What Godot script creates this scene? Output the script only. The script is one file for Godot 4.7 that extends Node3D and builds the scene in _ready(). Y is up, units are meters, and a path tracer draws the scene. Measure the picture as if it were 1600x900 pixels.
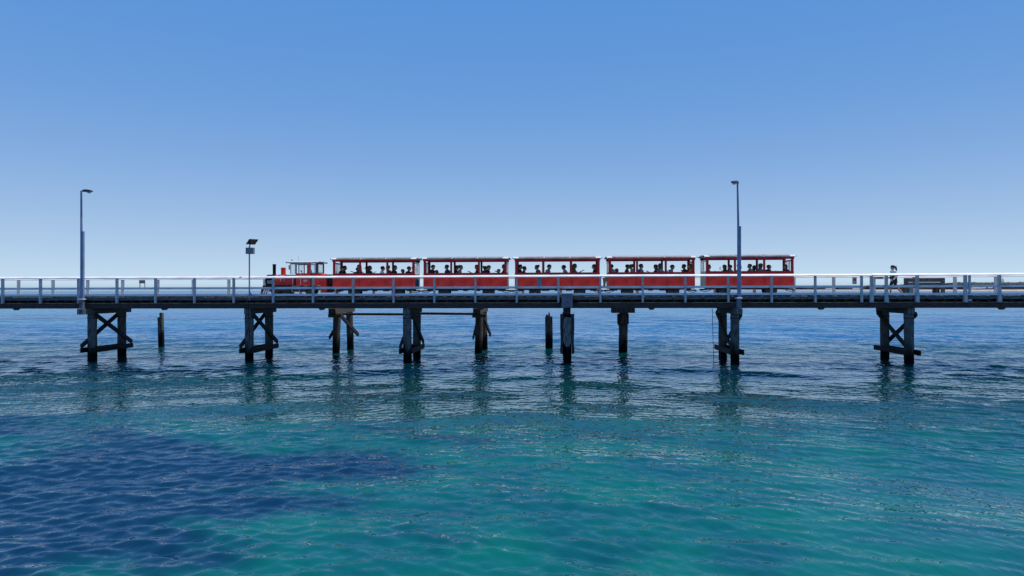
extends Node3D

# ------------------------------------------------------------------ names and tags
var used := {}

func numbered(called: String) -> String:
	var n: int = used.get(called, 0)
	used[called] = n + 1
	return called if n == 0 else "%s_%03d" % [called, n]

func tag(o: Node, label := "", category := "", group := "", kind := "") -> Node:
	if label != "": o.set_meta("label", label)
	if category != "": o.set_meta("category", category)
	if group != "": o.set_meta("group", group)
	if kind != "": o.set_meta("kind", kind)
	return o

func thing(called: String, label: String, category: String, at := Vector3.ZERO, turn := 0.0, group := "") -> Node3D:
	var o := Node3D.new()
	o.name = numbered(called)
	add_child(o)
	o.position = at
	o.rotation.y = turn
	tag(o, label, category, group)
	return o

func part(called: String, mesh: Mesh, m: Material, parent: Node) -> MeshInstance3D:
	var o := MeshInstance3D.new()
	var n := 0
	var nm := called
	while parent.has_node(NodePath(nm)):
		n += 1
		nm = "%s_%03d" % [called, n]
	o.name = nm
	o.mesh = mesh
	o.material_override = m
	parent.add_child(o, true)
	return o

func top(called: String, mesh: Mesh, m: Material, label: String, category: String, group := "", kind := "") -> MeshInstance3D:
	var o := MeshInstance3D.new()
	o.name = numbered(called)
	o.mesh = mesh
	o.material_override = m
	add_child(o)
	tag(o, label, category, group, kind)
	return o

func dup(src: Node3D, label: String, at: Vector3, turn := 0.0) -> Node3D:
	var o: Node3D = src.duplicate()
	var base := String(src.name)
	if base.length() > 4 and base.substr(base.length() - 4, 1) == "_" and base.right(3).is_valid_int(): base = base.left(base.length() - 4)
	o.name = numbered(base)
	add_child(o)
	o.position = at
	o.rotation.y = turn
	o.set_meta("label", label)
	return o

# ------------------------------------------------------------------ mesh building
class Geo:
	var v := PackedVector3Array()
	var n := PackedVector3Array()
	var c := PackedColorArray()
	var idx := PackedInt32Array()
	var col := Color(1, 1, 1)

	func tri(a: Vector3, b: Vector3, d: Vector3) -> void:      # counter-clockwise from outside
		var k := v.size()
		var nn := (b - a).cross(d - a).normalized()
		v.append(a); v.append(b); v.append(d)
		for i in 3:
			n.append(nn); c.append(col)
		idx.append(k); idx.append(k + 2); idx.append(k + 1)

	func face(p: Array, centre: Vector3) -> void:              # a convex face turned away from centre
		var mid := Vector3.ZERO
		for q in p: mid += q
		mid /= p.size()
		var nn: Vector3 = (p[1] - p[0]).cross(p[2] - p[0])
		var flip := nn.dot(mid - centre) < 0.0
		for i in range(1, p.size() - 1):
			if flip: tri(p[0], p[i + 1], p[i])
			else: tri(p[0], p[i], p[i + 1])

	func box(at: Vector3, size: Vector3, ch := 0.0, b := Basis.IDENTITY) -> Geo:
		var h := size * 0.5
		if ch <= 0.0:
			var q := []
			for i in 8: q.append(at + b * Vector3(h.x * (1 if i & 1 else -1), h.y * (1 if i & 2 else -1), h.z * (1 if i & 4 else -1)))
			for f in [[0, 1, 3, 2], [4, 5, 7, 6], [0, 1, 5, 4], [2, 3, 7, 6], [0, 2, 6, 4], [1, 3, 7, 5]]: face([q[f[0]], q[f[1]], q[f[2]], q[f[3]]], at)
			return self
		var s := [[-1, -1, -1], [1, -1, -1], [1, 1, -1], [-1, 1, -1], [-1, -1, 1], [1, -1, 1], [1, 1, 1], [-1, 1, 1]]
		var P := func(k: int, axis: int) -> Vector3:
			var r := Vector3(s[k][0] * (h.x - (0.0 if axis == 0 else ch)), s[k][1] * (h.y - (0.0 if axis == 1 else ch)), s[k][2] * (h.z - (0.0 if axis == 2 else ch)))
			return at + b * r
		for f in [[0, 3, 7, 4, 0], [1, 2, 6, 5, 0], [0, 1, 5, 4, 1], [3, 2, 6, 7, 1], [0, 1, 2, 3, 2], [4, 5, 6, 7, 2]]:
			face([P.call(f[0], f[4]), P.call(f[1], f[4]), P.call(f[2], f[4]), P.call(f[3], f[4])], at)
		for e in [[0, 1], [3, 2], [4, 5], [7, 6]]: face([P.call(e[0], 1), P.call(e[1], 1), P.call(e[1], 2), P.call(e[0], 2)], at)
		for e in [[0, 3], [1, 2], [4, 7], [5, 6]]: face([P.call(e[0], 0), P.call(e[1], 0), P.call(e[1], 2), P.call(e[0], 2)], at)
		for e in [[0, 4], [1, 5], [2, 6], [3, 7]]: face([P.call(e[0], 0), P.call(e[1], 0), P.call(e[1], 1), P.call(e[0], 1)], at)
		for k in 8: face([P.call(k, 0), P.call(k, 1), P.call(k, 2)], at)
		return self

	func bar(a: Vector3, d: Vector3, w: float, h: float, ch := 0.0, up := Vector3.UP) -> Geo:   # a beam from a to d, w across, h along up
		var z := (d - a).normalized()
		var x := up.cross(z).normalized()
		var y := z.cross(x)
		return box((a + d) * 0.5, Vector3(w, h, a.distance_to(d)), ch, Basis(x, y, z))

	func tube(a: Vector3, d: Vector3, r1: float, r2: float, sides := 12, caps := true) -> Geo:
		return sweep([a, d], [r1, r2], sides, caps)

	func sweep(p: Array, r: Array, sides := 10, caps := true) -> Geo:
		var k0 := v.size()
		var last := p.size() - 1
		var side := Vector3.UP if absf((p[1] - p[0]).normalized().y) < 0.9 else Vector3.RIGHT
		for i in p.size():
			var t: Vector3 = (p[mini(i + 1, last)] - p[maxi(i - 1, 0)]).normalized()
			var x := (side - t * side.dot(t)).normalized()
			side = x
			var y := t.cross(x)
			for j in sides:
				var a := TAU * j / sides
				var nn := x * cos(a) + y * sin(a)
				v.append(p[i] + nn * r[i]); n.append(nn); c.append(col)
		for i in last:
			for j in sides:
				var a := k0 + i * sides + j
				var b := k0 + i * sides + (j + 1) % sides
				for q in [a, b + sides, b, a, a + sides, b + sides]: idx.append(q)
		if caps:
			for e in [0, last]:
				var ring := []
				for j in sides: ring.append(v[k0 + e * sides + j])
				var inside: Vector3 = p[1] if e == 0 else p[last - 1]
				face(ring, inside)
		return self

	func lathe(at: Vector3, prof: Array, sides := 20, b := Basis.IDENTITY) -> Geo:    # profile of (radius, height), bottom to top, flat between points
		for i in prof.size() - 1:
			var p: Vector2 = prof[i]
			var q: Vector2 = prof[i + 1]
			var k := v.size()
			var slope := Vector2(q.y - p.y, p.x - q.x).normalized()
			for j in sides + 1:
				var a := TAU * j / sides
				var d := Vector3(cos(a), 0, sin(a))
				v.append(at + b * (d * p.x + Vector3(0, p.y, 0)))
				v.append(at + b * (d * q.x + Vector3(0, q.y, 0)))
				var nn := b * (d * slope.x + Vector3(0, slope.y, 0)).normalized()
				n.append(nn); n.append(nn); c.append(col); c.append(col)
			for j in sides:
				var a := k + 2 * j
				for o in [a, a + 2, a + 1, a + 2, a + 3, a + 1]: idx.append(o)
		return self

	func prism(poly: PackedVector2Array, depth: float, xf: Transform3D) -> Geo:    # polygon in xy, centred on z
		var z := depth * 0.5
		if Geometry2D.is_polygon_clockwise(poly): poly.reverse()
		var t := Geometry2D.triangulate_polygon(poly)
		for i in range(0, t.size(), 3):
			var a := poly[t[i]]
			var b := poly[t[i + 1]]
			var d := poly[t[i + 2]]
			if (b - a).cross(d - a) < 0.0:
				var s := b
				b = d
				d = s
			tri(xf * Vector3(a.x, a.y, z), xf * Vector3(b.x, b.y, z), xf * Vector3(d.x, d.y, z))
			tri(xf * Vector3(a.x, a.y, -z), xf * Vector3(d.x, d.y, -z), xf * Vector3(b.x, b.y, -z))
		for i in poly.size():
			var a := poly[i]
			var b := poly[(i + 1) % poly.size()]
			tri(xf * Vector3(a.x, a.y, z), xf * Vector3(a.x, a.y, -z), xf * Vector3(b.x, b.y, -z))
			tri(xf * Vector3(a.x, a.y, z), xf * Vector3(b.x, b.y, -z), xf * Vector3(b.x, b.y, z))
		return self

	func ball(at: Vector3, r: Vector3, rough := 0.0, seed_ := 0, rings := 6, sides := 9) -> Geo:
		var k := v.size()
		for i in rings + 1:
			var e := PI * i / rings - PI / 2
			for j in sides + 1:
				var a := TAU * j / sides
				var d := Vector3(cos(e) * cos(a), sin(e), cos(e) * sin(a))
				var f := 1.0 + rough * sin(seed_ * 1.7 + d.x * 4.1 + d.y * 3.3) * cos(seed_ * 0.9 + d.z * 5.3 - d.y * 2.1)
				v.append(at + d * r * f); n.append((d / r).normalized()); c.append(col)
		for i in rings:
			for j in sides:
				var a := k + i * (sides + 1) + j
				for q in [a, a + 1, a + sides + 1, a + 1, a + sides + 2, a + sides + 1]: idx.append(q)
		return self

	func add(g: Geo, xf := Transform3D.IDENTITY) -> Geo:
		var k := v.size()
		for i in g.v.size():
			v.append(xf * g.v[i]); n.append((xf.basis * g.n[i]).normalized()); c.append(g.c[i])
		if xf.basis.determinant() < 0.0:
			for i in range(0, g.idx.size(), 3):
				idx.append(k + g.idx[i]); idx.append(k + g.idx[i + 2]); idx.append(k + g.idx[i + 1])
		else:
			for i in g.idx: idx.append(k + i)
		return self

	func done() -> ArrayMesh:
		var a := []
		a.resize(Mesh.ARRAY_MAX)
		a[Mesh.ARRAY_VERTEX] = v
		a[Mesh.ARRAY_NORMAL] = n
		a[Mesh.ARRAY_COLOR] = c
		a[Mesh.ARRAY_INDEX] = idx
		var m := ArrayMesh.new()
		m.add_surface_from_arrays(Mesh.PRIMITIVE_TRIANGLES, a)
		return m

# a skin over tapered bones [a, b, ra, rb], joined smoothly and meshed as surface nets
func skin(bones: Array, cell: float, blend: float, paint: Callable) -> Geo:
	var lo := Vector3.ONE * 1e9
	var hi := -lo
	for q in bones:
		var r: float = maxf(q[2], q[3]) + blend * 2.0 + cell * 2.0
		lo = lo.min(q[0] - Vector3.ONE * r).min(q[1] - Vector3.ONE * r)
		hi = hi.max(q[0] + Vector3.ONE * r).max(q[1] + Vector3.ONE * r)
	var nx := int((hi.x - lo.x) / cell) + 2
	var ny := int((hi.y - lo.y) / cell) + 2
	var nz := int((hi.z - lo.z) / cell) + 2
	var acc := PackedFloat32Array()
	acc.resize(nx * ny * nz)
	for q in bones:
		var a: Vector3 = q[0]
		var ab: Vector3 = q[1] - a
		var l2 := maxf(ab.length_squared(), 1e-9)
		var ra: float = q[2]
		var rb: float = q[3]
		var r: float = maxf(ra, rb) + blend * 3.0 + cell * 2.0
		var p0: Vector3 = (q[0].min(q[1]) - Vector3.ONE * r - lo) / cell
		var p1: Vector3 = (q[0].max(q[1]) + Vector3.ONE * r - lo) / cell
		for i in range(maxi(0, int(p0.x)), mini(nx, int(p1.x) + 1)):
			for j in range(maxi(0, int(p0.y)), mini(ny, int(p1.y) + 1)):
				for k in range(maxi(0, int(p0.z)), mini(nz, int(p1.z) + 1)):
					var p := lo + Vector3(i, j, k) * cell - a
					var t := clampf(p.dot(ab) / l2, 0.0, 1.0)
					var d := (p - ab * t).length() - lerpf(ra, rb, t)
					if d < blend * 4.0 + cell * 2.0: acc[(i * ny + j) * nz + k] += exp(-d / blend)
	for i in acc.size(): acc[i] = -blend * log(maxf(acc[i], 1e-12))
	var g := Geo.new()
	var at := {}
	var off := [0, 1, nz, nz + 1, ny * nz, ny * nz + 1, ny * nz + nz, ny * nz + nz + 1]
	var pos := [Vector3(0, 0, 0), Vector3(0, 0, 1), Vector3(0, 1, 0), Vector3(0, 1, 1), Vector3(1, 0, 0), Vector3(1, 0, 1), Vector3(1, 1, 0), Vector3(1, 1, 1)]
	var edges := [[0, 1], [2, 3], [4, 5], [6, 7], [0, 2], [1, 3], [4, 6], [5, 7], [0, 4], [1, 5], [2, 6], [3, 7]]
	for i in nx - 1:
		for j in ny - 1:
			for k in nz - 1:
				var o := (i * ny + j) * nz + k
				var m := 0
				for w in 8:
					if acc[o + off[w]] < 0.0: m |= 1 << w
				if m == 0 or m == 255: continue
				var s := Vector3.ZERO
				var cnt := 0
				for e in edges:
					var fa := acc[o + off[e[0]]]
					var fb := acc[o + off[e[1]]]
					if (fa < 0.0) != (fb < 0.0):
						s += (pos[e[0]] as Vector3).lerp(pos[e[1]], fa / (fa - fb))
						cnt += 1
				var p := lo + (Vector3(i, j, k) + s / cnt) * cell
				var gr := Vector3(acc[o + off[4]] - acc[o], acc[o + off[2]] - acc[o], acc[o + 1] - acc[o])
				gr += Vector3(acc[o + off[7]] - acc[o + off[3]], acc[o + off[7]] - acc[o + off[5]], acc[o + off[7]] - acc[o + off[6]])
				at[o] = g.v.size()
				g.v.append(p); g.n.append(gr.normalized()); g.c.append(paint.call(p))
	for o in at:
		var inside := acc[o] < 0.0
		for e in [[off[4], off[1], off[2]], [off[2], off[4], off[1]], [off[1], off[2], off[4]]]:
			if (acc[o + e[0]] < 0.0) == inside: continue
			var q0: int = at.get(o, -1)
			var q1: int = at.get(o - e[1], -1)
			var q2: int = at.get(o - e[1] - e[2], -1)
			var q3: int = at.get(o - e[2], -1)
			if q1 < 0 or q2 < 0 or q3 < 0: continue
			var nn := (g.v[q1] - g.v[q0]).cross(g.v[q2] - g.v[q0])
			if nn.dot(g.n[q0] + g.n[q2]) > 0.0:
				for w in [q0, q2, q1, q0, q3, q2]: g.idx.append(w)
			else:
				for w in [q0, q1, q2, q0, q2, q3]: g.idx.append(w)
	return g

# ------------------------------------------------------------------ materials
func noise_image(size: int, freq: float, seed_: int, ramp: Array, octaves := 5, kind := FastNoiseLite.TYPE_SIMPLEX_SMOOTH) -> ImageTexture:
	var f := FastNoiseLite.new()
	f.seed = seed_
	f.noise_type = kind
	f.frequency = freq
	f.fractal_octaves = octaves
	var src := f.get_seamless_image(size, size)
	var im := Image.create_empty(size, size, true, Image.FORMAT_RGB8)
	var gr := Gradient.new()
	gr.offsets = PackedFloat32Array()
	gr.colors = PackedColorArray()
	for r in ramp: gr.add_point(r[0], r[1])
	var lut := []
	for i in 256: lut.append(gr.sample(i / 255.0))
	for y in size:
		for x in size: im.set_pixel(x, y, lut[int(src.get_pixel(x, y).r * 255.0)])
	return ImageTexture.create_from_image(im)

func paint(albedo: Color, rough := 0.6, metal := 0.0, tex: Texture2D = null, scale_ := Vector3.ONE, world := false, spec := 0.5) -> StandardMaterial3D:
	var m := StandardMaterial3D.new()
	m.albedo_color = albedo
	m.roughness = rough
	m.metallic = metal
	m.metallic_specular = spec
	m.vertex_color_use_as_albedo = true
	if tex:
		m.albedo_texture = tex
		m.uv1_triplanar = true
		m.uv1_world_triplanar = world
		m.uv1_scale = scale_
	return m

func lin(r: float, g: float, b: float) -> Color:      # a real-world base colour (linear) as the sRGB that albedo_color takes
	return Color(r, g, b).linear_to_srgb()

var M := {}

func make_materials() -> void:
	var grain := noise_image(256, 0.02, 11, [[0.0, Color(0.45, 0.44, 0.42)], [0.45, Color(0.8, 0.79, 0.77)], [0.62, Color(1, 1, 1)], [1.0, Color(1, 0.97, 0.93)]])
	var blotch := noise_image(256, 0.012, 5, [[0.0, Color(0.62, 0.6, 0.58)], [0.4, Color(0.88, 0.87, 0.86)], [0.6, Color(1, 1, 1)], [1.0, Color(1, 1, 1)]])
	var soft := noise_image(256, 0.008, 8, [[0.0, Color(0.82, 0.8, 0.8)], [0.5, Color(0.95, 0.95, 0.95)], [1.0, Color(1, 1, 1)]])
	M.rail = paint(lin(0.85, 0.85, 0.84), 0.6, 0.0, soft, Vector3(0.4, 2, 2), true)
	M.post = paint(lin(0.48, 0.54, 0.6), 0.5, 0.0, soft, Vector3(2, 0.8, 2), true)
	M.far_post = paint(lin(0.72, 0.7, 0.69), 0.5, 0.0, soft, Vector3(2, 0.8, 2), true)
	M.midrail = paint(lin(0.7, 0.72, 0.74), 0.4, 0.0, soft, Vector3(0.4, 2, 2), true)
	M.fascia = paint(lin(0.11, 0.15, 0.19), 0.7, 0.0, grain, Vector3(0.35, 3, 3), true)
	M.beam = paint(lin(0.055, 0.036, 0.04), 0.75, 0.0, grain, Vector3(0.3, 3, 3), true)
	M.lit_edge = paint(lin(0.42, 0.33, 0.23), 0.8, 0.0, grain, Vector3(0.3, 3, 3), true)  # light caught on the beam's top edge, painted as a paler brown
	M.deck = paint(lin(0.5, 0.47, 0.43), 0.8, 0.0, grain, Vector3(3, 3, 0.4), true)
	M.pile = paint(lin(0.17, 0.2, 0.215), 0.8, 0.0, grain, Vector3(2.5, 0.35, 2.5), true, 0.15)
	M.old_timber = paint(lin(0.14, 0.128, 0.12), 0.85, 0.0, grain, Vector3(3, 0.3, 3), true, 0.15)
	M.brace = paint(lin(0.055, 0.062, 0.072), 0.8, 0.0, grain, Vector3(2, 2, 0.5), true, 0.15)
	M.growth = paint(lin(0.012, 0.013, 0.015), 0.6, 0.0, blotch, Vector3(1.5, 1.5, 1.5), true, 0.2)
	M.steel = paint(lin(0.3, 0.32, 0.35), 0.4, 0.6, soft, Vector3(1, 1, 1), true)
	M.iron = paint(lin(0.03, 0.03, 0.034), 0.55, 0.4, blotch, Vector3(1, 1, 1), true)
	M.pole = paint(lin(0.2, 0.29, 0.46), 0.4, 0.0, soft, Vector3(2, 0.5, 2), true)
	M.lamp_dark = paint(lin(0.03, 0.035, 0.05), 0.45)
	M.lens = paint(lin(0.45, 0.47, 0.5), 0.25)
	M.box_grey = paint(lin(0.2, 0.23, 0.27), 0.55, 0.0, soft, Vector3(1, 1, 1), true)
	M.plinth = paint(lin(0.13, 0.16, 0.22), 0.6, 0.0, blotch, Vector3(0.8, 0.8, 0.8), true)
	M.solar = paint(lin(0.012, 0.014, 0.03), 0.2)
	M.red = paint(lin(0.9, 0.062, 0.048), 0.45, 0.0, soft, Vector3(0.6, 0.6, 0.6), true, 0.25)
	M.red_dark = paint(lin(0.46, 0.03, 0.036), 0.5, 0.0, soft, Vector3(0.6, 0.6, 0.6), true, 0.25)
	M.white = paint(lin(0.8, 0.8, 0.79), 0.4, 0.0, soft, Vector3(0.6, 0.6, 0.6), true)
	M.roof_grey = paint(lin(0.36, 0.36, 0.37), 0.6, 0.0, blotch, Vector3(0.6, 0.6, 0.6), true)
	M.cream = paint(lin(0.55, 0.52, 0.46), 0.5, 0.0, soft, Vector3(0.6, 0.6, 0.6), true)
	M.black = paint(lin(0.009, 0.01, 0.014), 0.55, 0.0, soft, Vector3(1, 1, 1), true, 0.2)
	M.navy = paint(lin(0.018, 0.022, 0.045), 0.5, 0.0, blotch, Vector3(1, 1, 1), true)
	M.bogie = paint(lin(0.05, 0.022, 0.022), 0.7, 0.0, blotch, Vector3(1, 1, 1), true)
	M.wheel = paint(lin(0.07, 0.065, 0.065), 0.45, 0.5)
	M.seat = paint(lin(0.16, 0.1, 0.06), 0.6, 0.0, grain, Vector3(3, 3, 0.5), true)
	M.rust = paint(lin(0.28, 0.1, 0.04), 0.7, 0.0, blotch, Vector3(1, 1, 1), true)
	M.bench = paint(lin(0.115, 0.11, 0.12), 0.75, 0.0, grain, Vector3(0.4, 3, 3), true)
	M.bench_leg = paint(lin(0.13, 0.08, 0.065), 0.75, 0.0, grain, Vector3(3, 0.5, 3), true)
	M.glass = StandardMaterial3D.new()
	M.glass.transparency = BaseMaterial3D.TRANSPARENCY_ALPHA
	M.glass.albedo_color = Color(0.75, 0.9, 0.92, 0.14)
	M.glass.roughness = 0.03
	M.skin = paint(lin(0.42, 0.24, 0.16), 0.5)
	M.hair_black = paint(lin(0.012, 0.01, 0.01), 0.45)
	M.hair_brown = paint(lin(0.06, 0.032, 0.018), 0.5)
	M.hair_fair = paint(lin(0.3, 0.2, 0.1), 0.5)
	for s in [["cloth_black", 0.014, 0.014, 0.018], ["cloth_navy", 0.02, 0.03, 0.07], ["cloth_white", 0.72, 0.72, 0.72], ["cloth_grey", 0.22, 0.22, 0.24], ["cloth_tan", 0.3, 0.22, 0.16], ["cloth_orange", 0.65, 0.2, 0.025], ["cloth_olive", 0.09, 0.09, 0.05], ["cloth_rose", 0.4, 0.13, 0.13], ["cloth_denim", 0.05, 0.07, 0.13]]:
		M[s[0]] = paint(lin(s[1], s[2], s[3]), 0.85)
	M.sand = paint(lin(0.62, 0.5, 0.36), 0.9, 0.0, blotch, Vector3(0.02, 0.02, 0.02), true)
	M.scrub = paint(lin(0.04, 0.046, 0.05), 0.9, 0.0, blotch, Vector3(0.05, 0.05, 0.05), true)  # distance haze is painted into this greyed foliage colour
	M.trunk = paint(lin(0.07, 0.05, 0.04), 0.9)

# ------------------------------------------------------------------ sea
const MAIN := 0.42           # two crossing sets of waves run at this angle to either side of the view
var wk := []                 # waves: kx, kz, phase, amplitude, wavelength

func make_waves() -> void:
	var r := RandomNumberGenerator.new()
	r.seed = 77
	for b in [[7.5, 0.018, 3, 0.35], [4.2, 0.022, 4, 0.5], [2.5, 0.02, 5, 0.6], [1.5, 0.028, 6, 0.7], [0.95, 0.04, 7, 0.8], [0.65, 0.054, 8, 0.9], [0.45, 0.058, 8, 1.0], [0.32, 0.05, 7, 1.1], [0.22, 0.042, 6, 1.2]]:
		for i in b[2]:
			var l: float = b[0] * r.randf_range(0.8, 1.22)
			var side := 1.0 if (wk.size() % 2) == 0 else -1.0
			var a: float = MAIN * side + r.randfn(0.0, 1.0) * b[3] * 0.4
			var k := TAU / l
			wk.append([k * sin(a), -k * cos(a), r.randf() * TAU, b[1] / k, l, side])

func bed_share(x: float, z: float, f: FastNoiseLite) -> float:      # 1 over sea grass, 0 over sand
	var e := 0.0
	for q in [[-9.0, -15.8, 6.2, 2.9, 1.25], [-10.5, -11.0, 5.2, 3.0, 1.3], [0.7, -11.2, 1.3, 1.0, 0.85], [-20.0, -21.5, 9.0, 3.2, 0.75], [-3.5, -19.8, 3.5, 1.3, 0.5], [14.0, -29.0, 12.0, 2.0, 0.2], [-26.0, -14.0, 12.0, 8.0, 1.0], [22.0, -18.0, 6.0, 6.0, 0.25], [3.5, -9.5, 3.0, 0.8, 0.4]]:
		var dx: float = (x - q[0]) / q[2]
		var dz: float = (z - q[1]) / q[3]
		e += q[4] * exp(-(dx * dx + dz * dz))
	var nn := f.get_noise_2d(x, z * 1.6)
	return smoothstep(0.28, 1.0, e * 0.92 + nn * 0.72)

func make_sea() -> void:
	make_waves()
	var f := FastNoiseLite.new()
	f.seed = 4
	f.frequency = 0.2
	f.fractal_octaves = 5
	var gust := FastNoiseLite.new()
	gust.seed = 9
	gust.frequency = 0.05
	gust.fractal_octaves = 3
	var band := FastNoiseLite.new()
	band.seed = 21
	band.frequency = 0.02
	band.fractal_octaves = 4
	var bed := FastNoiseLite.new()
	bed.seed = 33
	bed.frequency = 0.28
	bed.fractal_octaves = 4
	var rows := PackedFloat32Array()
	var z := -12.0
	while z < 24000.0:
		rows.append(z)
		var d := 0.028
		if z < 6.0: d = 1.0
		elif z < 60.0: d = clampf(z * z / 9000.0, 0.028, 0.24)
		elif z < 80.0: d = 0.24
		else: d = 0.24 + (z - 80.0) * 0.03
		z += d
	var cols := 780
	var nr := rows.size()
	var v := PackedVector3Array()
	var n := PackedVector3Array()
	var c := PackedColorArray()
	var uv := PackedVector2Array()
	v.resize(nr * cols); n.resize(nr * cols); c.resize(nr * cols); uv.resize(nr * cols)
	var green_sand := Color(0.0, 0.118, 0.1)
	var blue_sand := Color(0.0, 0.078, 0.096)
	var mid := Color(0.0002, 0.03, 0.034)
	var grass := Color(0.001, 0.026, 0.064)
	var deep := Color(0.006, 0.085, 0.21)
	var shoal := Color(0.006, 0.14, 0.25)
	var ca := cos(0.6)
	var sa := sin(0.6)
	for j in nr:
		var d := rows[j]
		var wide := 1.05 * maxf(d, 0.0) + 14.0
		var step := 2.0 * wide / cols
		var dz := 0.03 if j == 0 else rows[j] - rows[j - 1]
		var use := []
		for w in wk:
			var fade := smoothstep(2.2, 4.5, w[4] / maxf(dz * absf(cos(MAIN)) + step * 0.3, 0.01)) if d > 6.0 else 0.0
			if fade > 0.0: use.append([w[0], w[1], w[2], w[3] * fade, w[4] < 1.7, w[5] > 0.0])
		for i in cols:
			var t := 2.0 * i / (cols - 1) - 1.0
			var x := t * wide
			var y := 0.0
			var gx := 0.0
			var gz := 0.0
			if use.size() > 0:
				var g := clampf(0.82 + gust.get_noise_2d(x * 0.6, d) * 1.4 - smoothstep(19.0, 25.0, d) * smoothstep(42.0, 35.0, d) * 0.38 - 0.2 * smoothstep(16.0, 9.0, d), 0.3, 1.25)
				var right := lerpf(0.5, 1.35, smoothstep(-10.0, 9.0, x))
				for w in use:
					var ph: float = w[0] * x + w[1] * -d + w[2]
					var am: float = (w[3] * g if w[4] else w[3]) * (right if w[5] else 1.85 - right)
					y += am * sin(ph)
					var s := am * cos(ph)
					gx += s * w[0]
					gz += s * w[1]
			var k := j * cols + i
			var steep := pow(1.0 + pow((gx * gx + gz * gz) / 0.2, 2.0), -0.25)      # no ripple stands steeper than about 24 degrees
			gx *= steep
			gz *= steep
			v[k] = Vector3(x, y, -d)
			n[k] = Vector3(-gx, 1.0, -gz).normalized()
			uv[k] = Vector2((x * ca - d * sa) / 4.0, (x * sa + d * ca) / 4.0)
			if d < 60.0:
				var q := bed_share(x, -d, f)
				var b := green_sand.lerp(blue_sand, smoothstep(-0.5, 0.7, bed.get_noise_2d(x, d * 1.3) * 1.0 + 0.25 * smoothstep(4.0, 12.0, x) + 0.1))
				b = b.lerp(grass, q)
				var dark_strip := smoothstep(33.0, 35.2, d + 3.0 * f.get_noise_2d(x * 0.5, d)) * smoothstep(43.0, 37.0, d)  # darker blue strip in the sea colour, parallel to the jetty
				c[k] = b.lerp(mid, smoothstep(16.0, 29.0, d) * 0.9).lerp(deep, smoothstep(46.0, 66.0, d)).lerp(Color(0.002, 0.012, 0.04), dark_strip * 0.62)
			else:
				c[k] = (deep * (1.0 + 0.5 * band.get_noise_2d(x * 0.7 + 300.0, d * 1.6))).lerp(shoal, smoothstep(-0.05, 0.45, band.get_noise_2d(x * 0.35, d)) * smoothstep(400.0, 90.0, d))
	# one sheet; the finest ripples, too small to build, are a normal map that counts for more where the waves built get coarser
	var me := ArrayMesh.new()
	var far_edge := [17.0, 21.0, 25.0, 30.0, 37.0, 48.0, 70.0, 1e9]
	var strength := [0.36, 0.45, 0.5, 0.5, 0.55, 0.9, 1.1, 1.0]
	var reach := [1.0, 1.0, 1.0, 1.0, 0.8, 0.55, 0.35, 0.18]
	var gloss := [0.03, 0.03, 0.035, 0.05, 0.07, 0.09, 0.12, 0.18]
	var ripples := ripple_map()
	var j0 := 0
	for b in far_edge.size():
		var j1 := j0
		while j1 < nr - 1 and rows[j1] < far_edge[b]: j1 += 1
		var idx := PackedInt32Array()
		for j in range(0, j1 - j0):
			for i in cols - 1:
				var a := j * cols + i
				idx.append(a); idx.append(a + cols); idx.append(a + 1)
				idx.append(a + 1); idx.append(a + cols); idx.append(a + cols + 1)
		var arr := []
		arr.resize(Mesh.ARRAY_MAX)
		arr[Mesh.ARRAY_VERTEX] = v.slice(j0 * cols, (j1 + 1) * cols)
		arr[Mesh.ARRAY_NORMAL] = n.slice(j0 * cols, (j1 + 1) * cols)
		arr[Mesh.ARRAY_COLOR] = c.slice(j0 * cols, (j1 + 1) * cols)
		arr[Mesh.ARRAY_TEX_UV] = uv.slice(j0 * cols, (j1 + 1) * cols)
		arr[Mesh.ARRAY_INDEX] = idx
		me.add_surface_from_arrays(Mesh.PRIMITIVE_TRIANGLES, arr)
		var m := StandardMaterial3D.new()
		m.vertex_color_use_as_albedo = true
		m.roughness = gloss[b]
		m.metallic_specular = 0.48
		m.normal_enabled = true
		m.normal_scale = strength[b]
		m.normal_texture = ripples
		m.uv1_scale = Vector3.ONE * reach[b]
		me.surface_set_material(b, m)
		j0 = j1
	top("sea", me, null, "blue green rippled sea over sand and sea grass under the jetty", "sea", "", "structure")

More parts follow.
